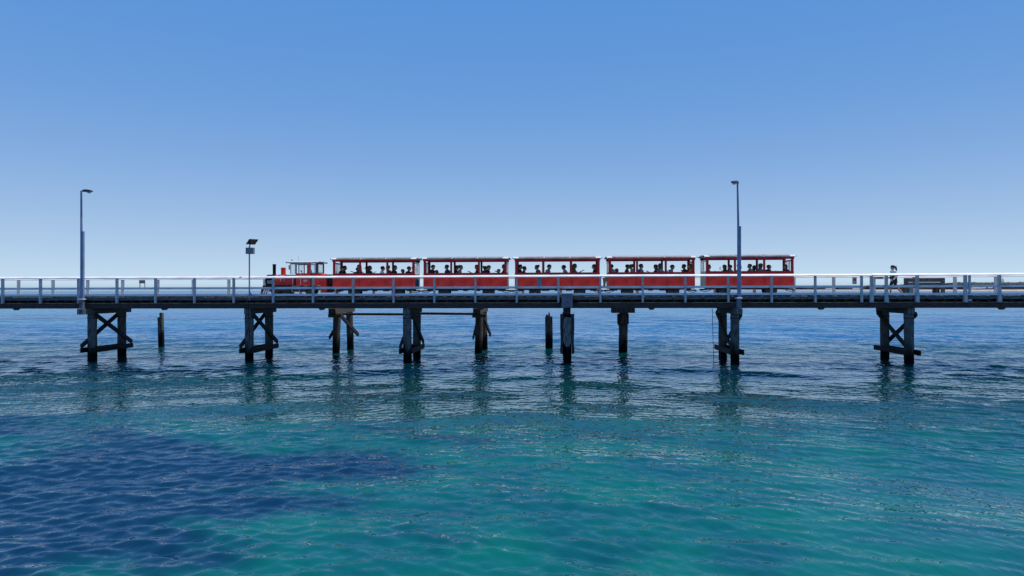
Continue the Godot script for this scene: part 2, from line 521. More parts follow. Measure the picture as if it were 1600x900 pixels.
func ripple_map() -> ImageTexture:
	var N := 512
	var r := RandomNumberGenerator.new()
	r.seed = 31
	var gx := PackedFloat32Array()
	var gy := PackedFloat32Array()
	gx.resize(N * N); gy.resize(N * N)
	var cs := PackedFloat32Array()
	for i in N: cs.append(cos(TAU * i / N))
	var count := 0
	while count < 34:
		var k := r.randf_range(7.0, 36.0)
		var a := r.randfn(0.0, 0.65) + MAIN + 0.6
		var kx := int(round(k * sin(a)))
		var ky := int(round(k * cos(a)))
		if kx == 0 and ky == 0: continue
		count += 1
		var kk := sqrt(float(kx * kx + ky * ky))
		var slope := 0.034 * pow(12.0 / kk, 0.35)
		var sx := slope * kx / kk
		var sy := slope * ky / kk
		var p0 := r.randi() % N
		for y in N:
			var ph := (ky * y + p0) % N
			if ph < 0: ph += N
			var o := y * N
			var kxx := ((kx % N) + N) % N
			for x in N:
				var s := cs[ph]
				gx[o + x] += s * sx
				gy[o + x] += s * sy
				ph += kxx
				if ph >= N: ph -= N
	var by := PackedByteArray()
	by.resize(N * N * 3)
	for i in N * N:
		var q := Vector3(-gx[i], gy[i], 1.0).normalized()
		by[i * 3] = int((q.x * 0.5 + 0.5) * 255.0 + 0.5)
		by[i * 3 + 1] = int((q.y * 0.5 + 0.5) * 255.0 + 0.5)
		by[i * 3 + 2] = int((q.z * 0.5 + 0.5) * 255.0 + 0.5)
	return ImageTexture.create_from_image(Image.create_from_data(N, N, false, Image.FORMAT_RGB8, by))

# ------------------------------------------------------------------ jetty
const DECK := 3.92
const FRONT := -40.3         # the jetty's edge towards the camera
const BACK := -44.4
const BENTS := [-28.7, -18.68, -8.9, 0.72, 10.5, 20.35]

func make_jetty() -> void:
	var r := RandomNumberGenerator.new()
	r.seed = 3
	var x0 := -58.0
	var x1 := 46.0
	var t := thing("jetty", "long dark timber jetty deck crossing the whole view above the sea", "jetty")
	# edge planks: short ones right of the grey box, long ones to its left
	var x := x0
	while x < x1:
		var l := 2.45 if x < 1.0 else 0.84
		if x < 0.3 and x + l > 0.4: l = 0.39 - x
		elif x < 1.0 and x > 0.3:
			x = 1.02
			l = 0.84
		var g := Geo.new()
		var s := r.randf_range(0.82, 1.15)
		g.col = Color(s, s, s)
		var yy := r.randf_range(-0.008, 0.008)
		g.box(Vector3(x + l * 0.5, DECK - 0.1 + yy, FRONT - 0.03), Vector3(l - 0.016, 0.2, 0.06), 0.024)
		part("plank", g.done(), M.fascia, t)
		x += l
	# edge beam below, in lengths that meet over each bent
	var edges := [-58.0, -48.5, -38.5]
	edges.append_array(BENTS)
	edges.append_array([30.3, 46.0])
	for i in edges.size() - 1:
		var a: float = edges[i]
		var b: float = edges[i + 1]
		var g := Geo.new()
		var s := r.randf_range(0.85, 1.15)
		g.col = Color(s, s, s)
		g.box(Vector3((a + b) * 0.5, 3.375, FRONT - 0.11), Vector3(b - a - 0.012, 0.3, 0.18), 0.012)
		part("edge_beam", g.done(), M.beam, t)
		var lg := Geo.new()
		var cut := 0.0 if not (is_equal_approx(b, 0.72) or is_equal_approx(a, 0.72)) else 0.55
		lg.box(Vector3((a + b) * 0.5 + (0.0 if cut == 0.0 else (-cut * 0.5 if is_equal_approx(b, 0.72) else cut * 0.5)), 3.542, FRONT - 0.085), Vector3(b - a - 0.03 - cut, 0.03, 0.19), 0.005)
		part("lit_edge", lg.done(), M.lit_edge, t)  # thin strip whose pale colour paints light along the beam's top edge
		for w in 5:
			var g2 := Geo.new()
			g2.box(Vector3((a + b) * 0.5, 3.455, FRONT - 0.75 - w * 0.78), Vector3(b - a - 0.012, 0.5, 0.2))
			part("stringer", g2.done(), M.beam, t)
		var gb := Geo.new()
		gb.prism(PackedVector2Array([Vector2(-0.2, 0), Vector2(0.2, 0), Vector2(0.09, -0.1), Vector2(-0.09, -0.11)]), 0.16, Transform3D(Basis.IDENTITY, Vector3((a + b) * 0.5 + r.randf_range(-0.4, 0.4), 3.225, FRONT - 0.11)))
		part("splice_block", gb.done(), M.beam, t)
	var bolts := Geo.new()
	x = x0 + 0.2
	while x < x1:
		bolts.lathe(Vector3(x, 3.30 + 0.05 * (int(x * 3.0) % 2), FRONT - 0.02), [Vector2(0.035, 0), Vector2(0.035, 0.02), Vector2(0.0, 0.03)], 8, Basis(Vector3.RIGHT, PI / 2))
		x += 0.61
	tag(part("bolt", bolts.done(), M.iron, t), "", "", "", "stuff")
	var joists := Geo.new()
	x = x0 + 0.3
	while x < x1:
		joists.box(Vector3(x, 3.66, (FRONT + BACK) * 0.5 - 0.06), Vector3(0.14, 0.1, 3.9))
		x += 0.61
	tag(part("joist", joists.done(), M.beam, t), "", "", "", "stuff")
	var boards := Geo.new()
	x = x0
	while x < x1:
		var s := r.randf_range(0.75, 1.2)
		boards.col = Color(s, s, s * 0.98)
		boards.box(Vector3(x + 0.1, DECK - 0.12 + 0.015, (FRONT + BACK) * 0.5 - 0.035), Vector3(0.19, 0.16 + r.randf_range(0.0, 0.012), 3.98))
		x += 0.2
	tag(part("deck_board", boards.done(), M.deck, t), "", "", "", "stuff")
	x = x0
	while x < x1:
		var g := Geo.new()
		g.box(Vector3(x + 2.4, DECK + 0.03, BACK + 0.02), Vector3(4.78, 0.16, 0.09), 0.008)
		part("kerb", g.done(), M.beam, t)
		var g2 := Geo.new()
		g2.box(Vector3(x + 2.4, 3.42, BACK + 0.06), Vector3(4.78, 0.38, 0.18))
		part("back_beam", g2.done(), M.beam, t)
		x += 4.8
	# the track
	var tr := thing("railway_track", "narrow gauge steel track laid along the jetty deck under the train", "railway track", Vector3(0, DECK, -43.05))
	for s in [-0.31, 0.31]:
		var g := Geo.new()
		g.box(Vector3(-6, 0.055, s), Vector3(x1 - x0 - 0.4, 0.08, 0.05), 0.01)
		part("rail", g.done(), M.iron, tr)
	var sl := Geo.new()
	x = x0 + 0.3
	while x < x1 - 0.4:
		sl.box(Vector3(x, 0.0, 0), Vector3(0.16, 0.05, 1.1))
		x += 0.6
	tag(part("sleeper", sl.done(), M.beam, tr), "", "", "", "stuff")

func round_rail(a: Vector3, b: Vector3, h: float, w: float) -> ArrayMesh:    # flat-bottomed rail with a rounded top
	var p := PackedVector2Array()
	p.append(Vector2(-w * 0.5, -h * 0.5))
	p.append(Vector2(w * 0.5, -h * 0.5))
	for q in [[0.5, 0.3], [0.46, 0.4], [0.1, 0.95], [0.0, 1.0], [-0.1, 0.95], [-0.46, 0.4], [-0.5, 0.3]]: p.append(Vector2(q[0] * w, (q[1] - 0.5) * h))
	var g := Geo.new()
	g.prism(p, a.distance_to(b), Transform3D(Basis(Vector3(0, 0, -1), Vector3.UP, Vector3.RIGHT), (a + b) * 0.5))
	return g.done()

func make_railings() -> void:
	var t := thing("near_railing", "white topped railing with blue grey posts along the jetty edge nearest the water in front", "railing")
	var xs := []
	for i in 33: xs.append(-58.6 + i * 2.45)
	xs = xs.filter(func(q): return q < 17.6)
	xs[xs.size() - 1] = 17.48
	for q in [18.03, 18.85, 20.55, 23.18, 25.03, 27.5, 29.95, 32.4, 34.85, 37.3, 39.75, 42.2, 44.65]: xs.append(q)
	for q in xs:
		var g := Geo.new()
		if q < 17.9:
			g.box(Vector3(q, 4.3, -40.19), Vector3(0.11, 1.5, 0.17), 0.01)
		else:
			g.prism(PackedVector2Array([Vector2(-0.1, -0.75), Vector2(0.1, -0.75), Vector2(0.065, 0.1), Vector2(0.065, 0.75), Vector2(-0.065, 0.75), Vector2(-0.065, 0.1)]), 0.17, Transform3D(Basis.IDENTITY, Vector3(q, 4.3, -40.19)))
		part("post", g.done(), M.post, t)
	var g := Geo.new()
	g.box(Vector3(23.42, 4.55, -40.2), Vector3(0.1, 1.0, 0.12), 0.01)
	part("post", g.done(), M.post, t)
	g = Geo.new()
	g.box(Vector3(23.42, 3.66, -40.2), Vector3(0.2, 0.1, 0.14), 0.01)
	part("post_foot", g.done(), M.post, t)
	# rails: top rail pieces meet over posts, lower rails run in bays behind the posts
	for i in xs.size() - 1:
		var a: float = xs[i]
		var b: float = xs[i + 1]
		var gate := is_equal_approx(a, 17.48)
		var ta := a
		var tb := b
		if i % 2 == 0 or gate or is_equal_approx(a, 18.03):
			if i + 2 < xs.size() and not gate and not is_equal_approx(b, 17.48): tb = xs[i + 2]
			elif is_equal_approx(b, 17.48): tb = b
			var dy := (0.0 if a < 18.0 else 0.008) + 0.007 * sin(a * 5.3)
			part("top_rail", round_rail(Vector3(ta - 0.0, 5.117 + dy, -40.24), Vector3(tb - 0.006, 5.117 + dy, -40.24), 0.145, 0.34), M.rail, t)
		if not gate:
			part("mid_rail", round_rail(Vector3(a + 0.004, 4.455, -40.31), Vector3(b - 0.004, 4.455, -40.31), 0.13, 0.2), M.midrail, t)
		part("lower_rail", round_rail(Vector3(a + 0.004, 4.045 - (0.0 if a < 18.0 else 0.03), -40.29), Vector3(b - 0.004, 4.045 - (0.0 if a < 18.0 else 0.03), -40.29), 0.13, 0.2), M.midrail, t)
	var u := thing("far_railing", "pale railing with white posts along the far edge of the jetty behind the train", "railing")
	xs = []
	for i in 42: xs.append(-58.71 + i * 2.462)
	for q in xs:
		g = Geo.new()
		g.box(Vector3(q, 4.45, -44.42), Vector3(0.18, 1.2, 0.12), 0.01)
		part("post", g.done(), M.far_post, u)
	for i in range(0, xs.size() - 2, 2):
		part("top_rail", round_rail(Vector3(xs[i], 5.1, -44.4), Vector3(xs[i + 2] - 0.006, 5.1, -44.4), 0.11, 0.2), M.rail, u)
		part("lower_rail", round_rail(Vector3(xs[i], 4.03, -44.33), Vector3(xs[i + 2] - 0.006, 4.03, -44.33), 0.09, 0.05), M.far_post, u)

func pile_mesh(r: RandomNumberGenerator, base: Vector3, head: Vector3, rad: float) -> ArrayMesh:
	var g := Geo.new()
	var p := []
	var rr := []
	var cc := []
	for i in 13:
		var f := i / 12.0
		p.append(base.lerp(head, f) + Vector3(r.randf_range(-0.008, 0.008), 0, r.randf_range(-0.008, 0.008)))
		rr.append(rad * r.randf_range(0.965, 1.02))
	g.sweep(p, rr, 10)
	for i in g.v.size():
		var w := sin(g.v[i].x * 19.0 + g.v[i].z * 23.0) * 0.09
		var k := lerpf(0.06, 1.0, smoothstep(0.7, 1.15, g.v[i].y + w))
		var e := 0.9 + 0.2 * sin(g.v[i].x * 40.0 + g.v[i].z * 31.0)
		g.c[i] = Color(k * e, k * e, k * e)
	return g.done()

func bent(i: int, label: String, opts: Dictionary) -> void:
	var r := RandomNumberGenerator.new()
	r.seed = 40 + i
	var x: float = BENTS[i]
	var t := thing("jetty_bent", label, "jetty pile bent", Vector3(x, 0, 0), 0.0, "timber pile bents holding up the jetty")
	var zf: float = opts.get("front", -40.42)
	var g := Geo.new()
	g.bar(Vector3(0, 3.05, zf), Vector3(0, 3.05, -44.35), 0.4, 0.34, 0.015)
	part("cap_beam", g.done(), M.pile, t)
	var zs := [-40.72, -43.62]
	for k in 2:
		var lean: float = opts.get("lean", 0.0) * (1 if k == 0 else -1)
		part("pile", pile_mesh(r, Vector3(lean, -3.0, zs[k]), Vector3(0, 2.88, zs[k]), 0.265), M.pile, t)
	for s in [-1, 1]:
		if not opts.get("girt", true): continue
		g = Geo.new()
		g.bar(Vector3(s * 0.33, 0.66, -40.15), Vector3(s * 0.33, 0.66, -44.25), 0.12, 0.3, 0.012)
		part("girt", g.done(), M.growth, t)
	g = Geo.new()
	g.bar(Vector3(0.32, 2.88, -40.5), Vector3(0.32, 0.9, -44.2), 0.1, 0.26, 0.012)
	part("brace", g.done(), M.brace, t)
	g = Geo.new()
	g.bar(Vector3(-0.32, 2.88, -43.9), Vector3(-0.32, 0.9, -40.15), 0.1, 0.26, 0.012)
	part("brace", g.done(), M.brace, t)
	for k in 2:
		g = Geo.new()
		g.lathe(Vector3(0, 2.6, zs[k]), [Vector2(0.27, 0), Vector2(0.285, 0.0), Vector2(0.285, 0.06), Vector2(0.27, 0.06)], 12)
		part("iron_band", g.done(), M.iron, t)

func make_bents() -> void:
	bent(0, "braced timber bent with dark piles under the lamp post at the left end", {"front": -39.62})
	bent(1, "braced timber bent with dark piles below the front of the locomotive", {})
	bent(2, "thick braced timber bent with two close piles below the gap between first and second carriages", {"lean": 0.03})
	bent(4, "braced timber bent with two close piles under the right lamp post beside the ladder", {"front": -39.75})
	bent(5, "braced timber bent with crossed braces below the bench and walking woman", {})
	# the sheathed single bent in the middle
	var r := RandomNumberGenerator.new()
	r.seed = 60
	var x: float = BENTS[3]
	var t := thing("sheathed_bent", "single dark pile with a pale slate sheath under the grey box on the jetty edge", "jetty pile bent", Vector3(x, 0, 0))
	var g := Geo.new()
	g.bar(Vector3(0, 3.05, -40.5), Vector3(0, 3.05, -44.35), 0.4, 0.34, 0.015)
	part("cap_beam", g.done(), M.brace, t)
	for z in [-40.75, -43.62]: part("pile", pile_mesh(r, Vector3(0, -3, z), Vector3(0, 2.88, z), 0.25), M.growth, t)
	g = Geo.new()
	for s in [-1, 1]:
		g.prism(PackedVector2Array([Vector2(s * 0.27, 0.5), Vector2(s * 0.41, 0.55), Vector2(s * 0.43, 0.7), Vector2(s * 0.385, 1.2), Vector2(s * 0.42, 2.1), Vector2(s * 0.41, 2.88), Vector2(s * 0.2, 2.84)]), 0.5, Transform3D(Basis.IDENTITY, Vector3(0, 0, -40.72)))
	part("sheath_flange", g.done(), M.brace, t)
	g = Geo.new()
	g.prism(PackedVector2Array([Vector2(-0.12, 0.98), Vector2(0.08, 0.93), Vector2(0.2, 1.15), Vector2(0.25, 1.9), Vector2(0.22, 2.66), Vector2(-0.15, 2.7), Vector2(-0.24, 2.5), Vector2(-0.25, 1.3)]), 0.06, Transform3D(Basis.IDENTITY, Vector3(0, 0, -40.44)))
	part("sheath_plate", g.done(), M.pile, t)
	# bents of the old jetty, behind
	var labels := ["weathered old bent with two piles and broken braces below the locomotive cab", "weathered old bent with a loose diagonal brace below the second carriage", "single old strapped pile with a short cap below the fourth carriage"]
	var ox := [-15.1, -5.2, 4.66]
	for i in 3:
		t = thing("old_bent", labels[i], "jetty pile bent", Vector3(ox[i], 0, 0), 0.0, "remains of the old jetty behind")
		g = Geo.new()
		if i < 2:
			g.bar(Vector3(-0.05, 2.9, -45.6), Vector3(0.05, 2.92, -49.8), 0.5, 0.36, 0.02)
			part("cap_beam", g.done(), M.old_timber, t)
			g = Geo.new()
			g.box(Vector3(0.1, 2.58, -45.9), Vector3(0.95, 0.26, 0.3), 0.02)
			part("corbel", g.done(), M.old_timber, t)
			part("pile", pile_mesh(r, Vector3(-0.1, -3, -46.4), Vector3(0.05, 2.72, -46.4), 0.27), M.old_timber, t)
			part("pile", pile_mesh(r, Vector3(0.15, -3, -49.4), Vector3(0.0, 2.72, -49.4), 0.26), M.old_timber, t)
			g = Geo.new()
			g.bar(Vector3(0.3, 2.5, -46.6), Vector3(0.45, 1.0, -50.1), 0.12, 0.28, 0.012)
			part("brace", g.done(), M.brace, t)
			g = Geo.new()
			g.bar(Vector3(-0.3, 2.2, -48.2), Vector3(-0.33, 1.05, -45.9), 0.1, 0.24, 0.012)
			part("brace", g.done(), M.brace, t)
		else:
			g.bar(Vector3(0, 2.9, -46.9), Vector3(0, 2.9, -48.0), 1.55, 0.36, 0.02)
			part("cap_beam", g.done(), M.old_timber, t)
			part("pile", pile_mesh(r, Vector3(-0.06, -3, -47.4), Vector3(0.05, 2.75, -47.4), 0.31), M.old_timber, t)
			for s in [-1, 1]:
				g = Geo.new()
				g.box(Vector3(s * 0.33, 2.3, -47.35), Vector3(0.12, 0.7, 0.3), 0.02)
				part("strap", g.done(), M.iron, t)
			g = Geo.new()
			g.lathe(Vector3(0, 1.85, -47.4), [Vector2(0.31, 0), Vector2(0.345, 0), Vector2(0.345, 0.14), Vector2(0.31, 0.14)], 12)
			part("iron_band", g.done(), M.iron, t)
	g = Geo.new()
	g.bar(Vector3(-14.9, 2.68, -46.1), Vector3(-9.6, 2.66, -46.1), 0.25, 0.16, 0.01)
	top("old_stringer", g.done(), M.old_timber, "thin old timber running level from the old bent below the cab", "timber")
	g = Geo.new()
	g.bar(Vector3(-9.4, 2.72, -46.15), Vector3(-5.2, 2.68, -46.1), 0.25, 0.16, 0.01)
	top("old_stringer", g.done(), M.old_timber, "old timber under the jetty ending at the old bent below the second carriage", "timber")
	g = Geo.new()
	g.prism(PackedVector2Array([Vector2(-0.1, -3), Vector2(0.26, -3), Vector2(0.13, 2.0), Vector2(0.11, 2.62), Vector2(-0.07, 2.64), Vector2(-0.06, 2.3), Vector2(-0.24, 2.26), Vector2(-0.21, 2.0)]), 0.28, Transform3D(Basis.IDENTITY, Vector3(-30.15, 0, -50.6)))
	top("old_pile", tide_tint(g), M.old_timber, "lone leaning broken pile standing in the water at the left", "pile", "broken piles of the old jetty")
	g = Geo.new()
	g.prism(PackedVector2Array([Vector2(-0.2, -3), Vector2(0.34, -3), Vector2(0.28, 2.35), Vector2(0.1, 2.4), Vector2(0.09, 2.6), Vector2(0.0, 2.68), Vector2(-0.04, 2.42), Vector2(-0.14, 2.55), Vector2(-0.26, 2.3)]), 0.4, Transform3D(Basis.IDENTITY, Vector3(-0.47, 0, -50.0)))
	top("old_pile", tide_tint(g), M.old_timber, "broken pile with a splintered top left of the sheathed bent", "pile", "broken piles of the old jetty")
	# boarding ladder
	t = thing("ladder", "thin dark steel ladder hanging from the jetty down into the water", "ladder", Vector3(9.12, 0, -40.35))
	for s in [0.0, 0.4]:
		g = Geo.new()
		g.tube(Vector3(s + 0.0, 3.25, 0), Vector3(s + 0.08, -0.3, 0), 0.016, 0.016, 8)
		part("stile", g.done(), M.iron, t)
	for k in 11:
		g = Geo.new()
		var o := 0.08 * (1.0 - (0.05 + k * 0.29 + 0.3) / 3.55)
		g.tube(Vector3(o, 0.05 + k * 0.29, 0), Vector3(o + 0.4, 0.05 + k * 0.29, 0), 0.009, 0.009, 6)
		part("rung", g.done(), M.iron, t)

func tide_tint(g: Geo) -> ArrayMesh:
	var h := Geo.new()                   # cut into courses so that the wet band has an edge
	for i in range(0, g.idx.size(), 3):
		var st := [[g.v[g.idx[i]], g.v[g.idx[i + 2]], g.v[g.idx[i + 1]]]]
		while st.size() > 0:
			var q: Array = st.pop_back()
			var e := 0
			for k in 3:
				if q[k].distance_to(q[(k + 1) % 3]) > q[e].distance_to(q[(e + 1) % 3]): e = k
			var a: Vector3 = q[e]
			var b: Vector3 = q[(e + 1) % 3]
			var d: Vector3 = q[(e + 2) % 3]
			if a.distance_to(b) > 0.35:
				var mid := (a + b) * 0.5
				st.append([a, mid, d])
				st.append([mid, b, d])
			else: h.tri(a, b, d)
	for i in h.v.size():
		var k := lerpf(0.1, 1.0, smoothstep(0.9, 1.4, h.v[i].y + 0.15 * sin(h.v[i].x * 17.0)))
		h.c[i] = Color(k, k, k)
	return h.done()

# ------------------------------------------------------------------ things on the jetty
func lamp_post(x: float, side: int, swing: float, label: String) -> void:
	var t := thing("lamp_post", label, "lamp post", Vector3(x, 3.25, -39.83), 0.0, "lamp posts on the jetty edge")
	var g := Geo.new()
	g.box(Vector3(0, 0.26, 0), Vector3(0.24, 0.52, 0.22), 0.015)
	part("bracket", g.done(), M.plinth, t)
	g = Geo.new()
	g.box(Vector3(0, 0.55, 0), Vector3(0.34, 0.06, 0.3), 0.01)
	part("flange", g.done(), M.white, t)
	g = Geo.new()
	g.bar(Vector3(0.035, 0.58, 0), Vector3(0.045, 4.7, 0), 0.17, 0.16, 0.02, Vector3.BACK)
	part("lower_pole", g.done(), M.pole, t)
	g = Geo.new()
	g.sweep([Vector3(-0.02, 0.7, 0.02), Vector3(-0.02, 4.7, 0.02), Vector3(-0.05, 7.15, 0.0)], [0.075, 0.068, 0.05], 12)
	part("upper_pole", g.done(), M.pole, t)
	var h := Vector3(-0.05, 7.1, 0)
	var hb := Basis(Vector3.UP, swing)
	g = Geo.new()
	g.tube(h + hb * Vector3(-0.04, 0.03, 0), h + hb * Vector3(0.2, 0.06, 0), 0.03, 0.03, 8)
	part("arm", g.done(), M.pole, t)
	g = Geo.new()
	g.prism(PackedVector2Array([Vector2(0.1, -0.02), Vector2(0.16, 0.08), Vector2(0.36, 0.11), Vector2(0.6, 0.08), Vector2(0.68, 0.0), Vector2(0.6, -0.03)]), 0.26, Transform3D(hb, h + Vector3(0, 0.02, 0)))
	part("lamp_head", g.done(), M.lamp_dark, t)
	g = Geo.new()
	g.ball(h + hb * Vector3(0.5, -0.01, 0), Vector3(0.13, 0.1, 0.11))
	part("lens", g.done(), M.lens, t)

func make_jetty_things() -> void:
	lamp_post(-28.72, 1, 0.0, "tall blue grey lamp post at the left with its head pointing right")
	lamp_post(10.5, -1, PI + 0.95, "tall blue grey lamp post in front of the last carriage, head pointing left")
	var g := Geo.new()
	# solar powered instrument post
	var t := thing("solar_post", "slim post carrying a grey box and a tilted solar panel ahead of the locomotive", "solar post", Vector3(-18.35, 3.72, -40.02))
	g.tube(Vector3.ZERO, Vector3(0, 3.25, 0), 0.045, 0.04, 10)
	part("pole", g.done(), M.pole, t)
	g = Geo.new()
	g.box(Vector3(0.06, 2.98, 0.02), Vector3(0.48, 0.38, 0.24), 0.02)
	part("equipment_box", g.done(), M.box_grey, t)
	g = Geo.new()
	g.tube(Vector3(0.0, 3.15, 0), Vector3(0.06, 3.45, 0), 0.035, 0.035, 8)
	part("panel_bracket", g.done(), M.iron, t)
	g = Geo.new()
	var pu := Vector3(0.4, 0, -0.43).normalized()
	var pv := Vector3(0.4, 0.3, 0.37).normalized()
	g.box(Vector3(0.17, 3.52, 0), Vector3(0.56, 0.58, 0.03), 0.005, Basis(pu, pv, pu.cross(pv)))
	part("solar_panel", g.done(), M.solar, t)
	g = Geo.new()
	g.prism(PackedVector2Array([Vector2(0.03, 0.1), Vector2(0.22, 0.1), Vector2(0.03, 0.42)]), 0.05, Transform3D(Basis.IDENTITY, Vector3(0.01, 0.1, 0)))
	part("gusset", g.done(), M.pole, t)
	g = Geo.new()
	g.sweep([Vector3(-0.02, 0.05, 0.05), Vector3(-0.04, -0.4, 0.05), Vector3(-0.03, -1.2, 0.02), Vector3(0.03, -2.4, 0.05)], [0.02, 0.02, 0.02, 0.02], 6)
	part("cable", g.done(), M.black, t)
	# the grey box on the edge and the back of a panel
	g = Geo.new()
	g.box(Vector3(0.7, 3.67, -40.02), Vector3(0.63, 0.83, 0.42), 0.02)
	t = thing("edge_box", "slate grey steel box clamped on the jetty edge above the sheathed pile", "box")
	part("casing", g.done(), M.plinth, t)
	g = Geo.new()
	g.box(Vector3(0.7, 4.1, -40.02), Vector3(0.68, 0.03, 0.47), 0.006)
	part("lit_top", g.done(), M.white, t)  # sunlight on the box top is painted in as white
	t = thing("rail_sign", "plain blue grey back of a sign panel on the near railing before the third carriage", "sign", Vector3(-0.92, 4.72, -40.32))
	g = Geo.new()
	g.box(Vector3.ZERO, Vector3(0.26, 0.62, 0.02), 0.003)
	part("board", g.done(), M.pole, t)
	g = Geo.new()
	g.box(Vector3(0, 0.2, -0.02), Vector3(0.24, 0.04, 0.02), 0.003)
	part("bracket", g.done(), M.steel, t)
	# signs on the far railing
	t = thing("far_sign", "small dark sign on two short legs at the far railing on the left", "sign", Vector3(-27.85, 4.4, -44.5))
	g = Geo.new()
	g.box(Vector3(0, 0.52, 0), Vector3(0.42, 0.22, 0.03), 0.004)
	part("board", g.done(), M.box_grey, t)
	for s in [-0.17, 0.17]:
		g = Geo.new()
		g.box(Vector3(s, 0.2, -0.03), Vector3(0.06, 0.42, 0.03))
		part("leg", g.done(), M.far_post, t)
	t = thing("picture_sign", "pale upright sign with an orange picture on the far railing right of the train", "sign", Vector3(18.84, 4.64, -44.3))
	g = Geo.new()
	g.box(Vector3(0, 0.2, 0), Vector3(0.27, 0.44, 0.02), 0.003)
	part("board", g.done(), M.cream, t)
	g = Geo.new()
	g.box(Vector3(0.01, 0.26, 0.014), Vector3(0.16, 0.17, 0.006))
	part("picture", g.done(), M.rust, t)
	g = Geo.new()
	g.box(Vector3(0, 0.06, 0.014), Vector3(0.22, 0.08, 0.006))
	part("caption", g.done(), M.box_grey, t)
	t = thing("notice_sign", "wide pale notice board with brown print beside a white post behind the woman", "sign", Vector3(20.25, 4.9, -44.2))
	g = Geo.new()
	g.box(Vector3(0.02, 0.11, 0), Vector3(0.62, 0.17, 0.02), 0.003)
	part("board", g.done(), M.cream, t)
	for q in [[-0.2, 0.11, 0.07, 0.07], [0.09, 0.14, 0.36, 0.025], [0.07, 0.09, 0.32, 0.025]]:
		g = Geo.new()
		g.box(Vector3(q[0], q[1], 0.014), Vector3(q[2], q[3], 0.006))
		part("print", g.done(), M.bench_leg, t)
	g = Geo.new()
	g.box(Vector3(-0.36, -0.3, 0), Vector3(0.14, 1.0, 0.1), 0.01)
	part("post", g.done(), M.far_post, t)
	# bench
	t = thing("bench", "dark double plank timber bench seen from behind at the right of the jetty", "bench", Vector3(21.85, DECK, -42.0))
	for q in [[0.915, 0.245], [0.65, 0.25]]:
		g = Geo.new()
		g.box(Vector3(0, q[0], 0.02), Vector3(2.3, q[1], 0.07), 0.012)
		part("backrest_plank", g.done(), M.bench, t)
	for s in [0, 1, 2]:
		g = Geo.new()
		g.box(Vector3(0, 0.47, -0.12 - s * 0.19), Vector3(2.24, 0.08, 0.17), 0.01)
		part("seat_plank", g.done(), M.bench, t)
	for s in [-1, 1]:
		g = Geo.new()
		g.box(Vector3(s * 1.05, 0.52, 0.08), Vector3(0.22, 1.04, 0.1), 0.015)
		part("post", g.done(), M.bench, t)
		g = Geo.new()
		g.box(Vector3(s * 0.86, 0.22, -0.3), Vector3(0.22, 0.42, 0.42), 0.015)
		part("leg", g.done(), M.bench_leg, t)
	t = thing("bollard_block", "low grey block with two pale steel uprights left of the bench", "block", Vector3(20.9, DECK, -42.1))
	for s in [-0.12, 0.2]:
		g = Geo.new()
		g.box(Vector3(s, 0.31, 0), Vector3(0.24, 0.6, 0.28), 0.02)
		part("upright", g.done(), M.bench_leg if s < 0 else M.box_grey, t)
	g = Geo.new()
	g.box(Vector3(0.03, 0.635, 0), Vector3(0.6, 0.05, 0.32), 0.01)
	part("cap", g.done(), M.box_grey, t)

# ------------------------------------------------------------------ train
func wheel(parent: Node3D, at: Vector3, r: float) -> void:
	var b := Basis(Vector3.RIGHT, PI / 2)
	var g := Geo.new()
	g.lathe(at, [Vector2(0.0, -0.05), Vector2(r + 0.02, -0.05), Vector2(r + 0.02, -0.03), Vector2(r, -0.02), Vector2(r, 0.05), Vector2(r * 0.8, 0.05), Vector2(r * 0.75, 0.03), Vector2(r * 0.3, 0.03), Vector2(r * 0.22, 0.07), Vector2(0, 0.07)], 18, b)
	part("wheel", g.done(), M.wheel, parent)

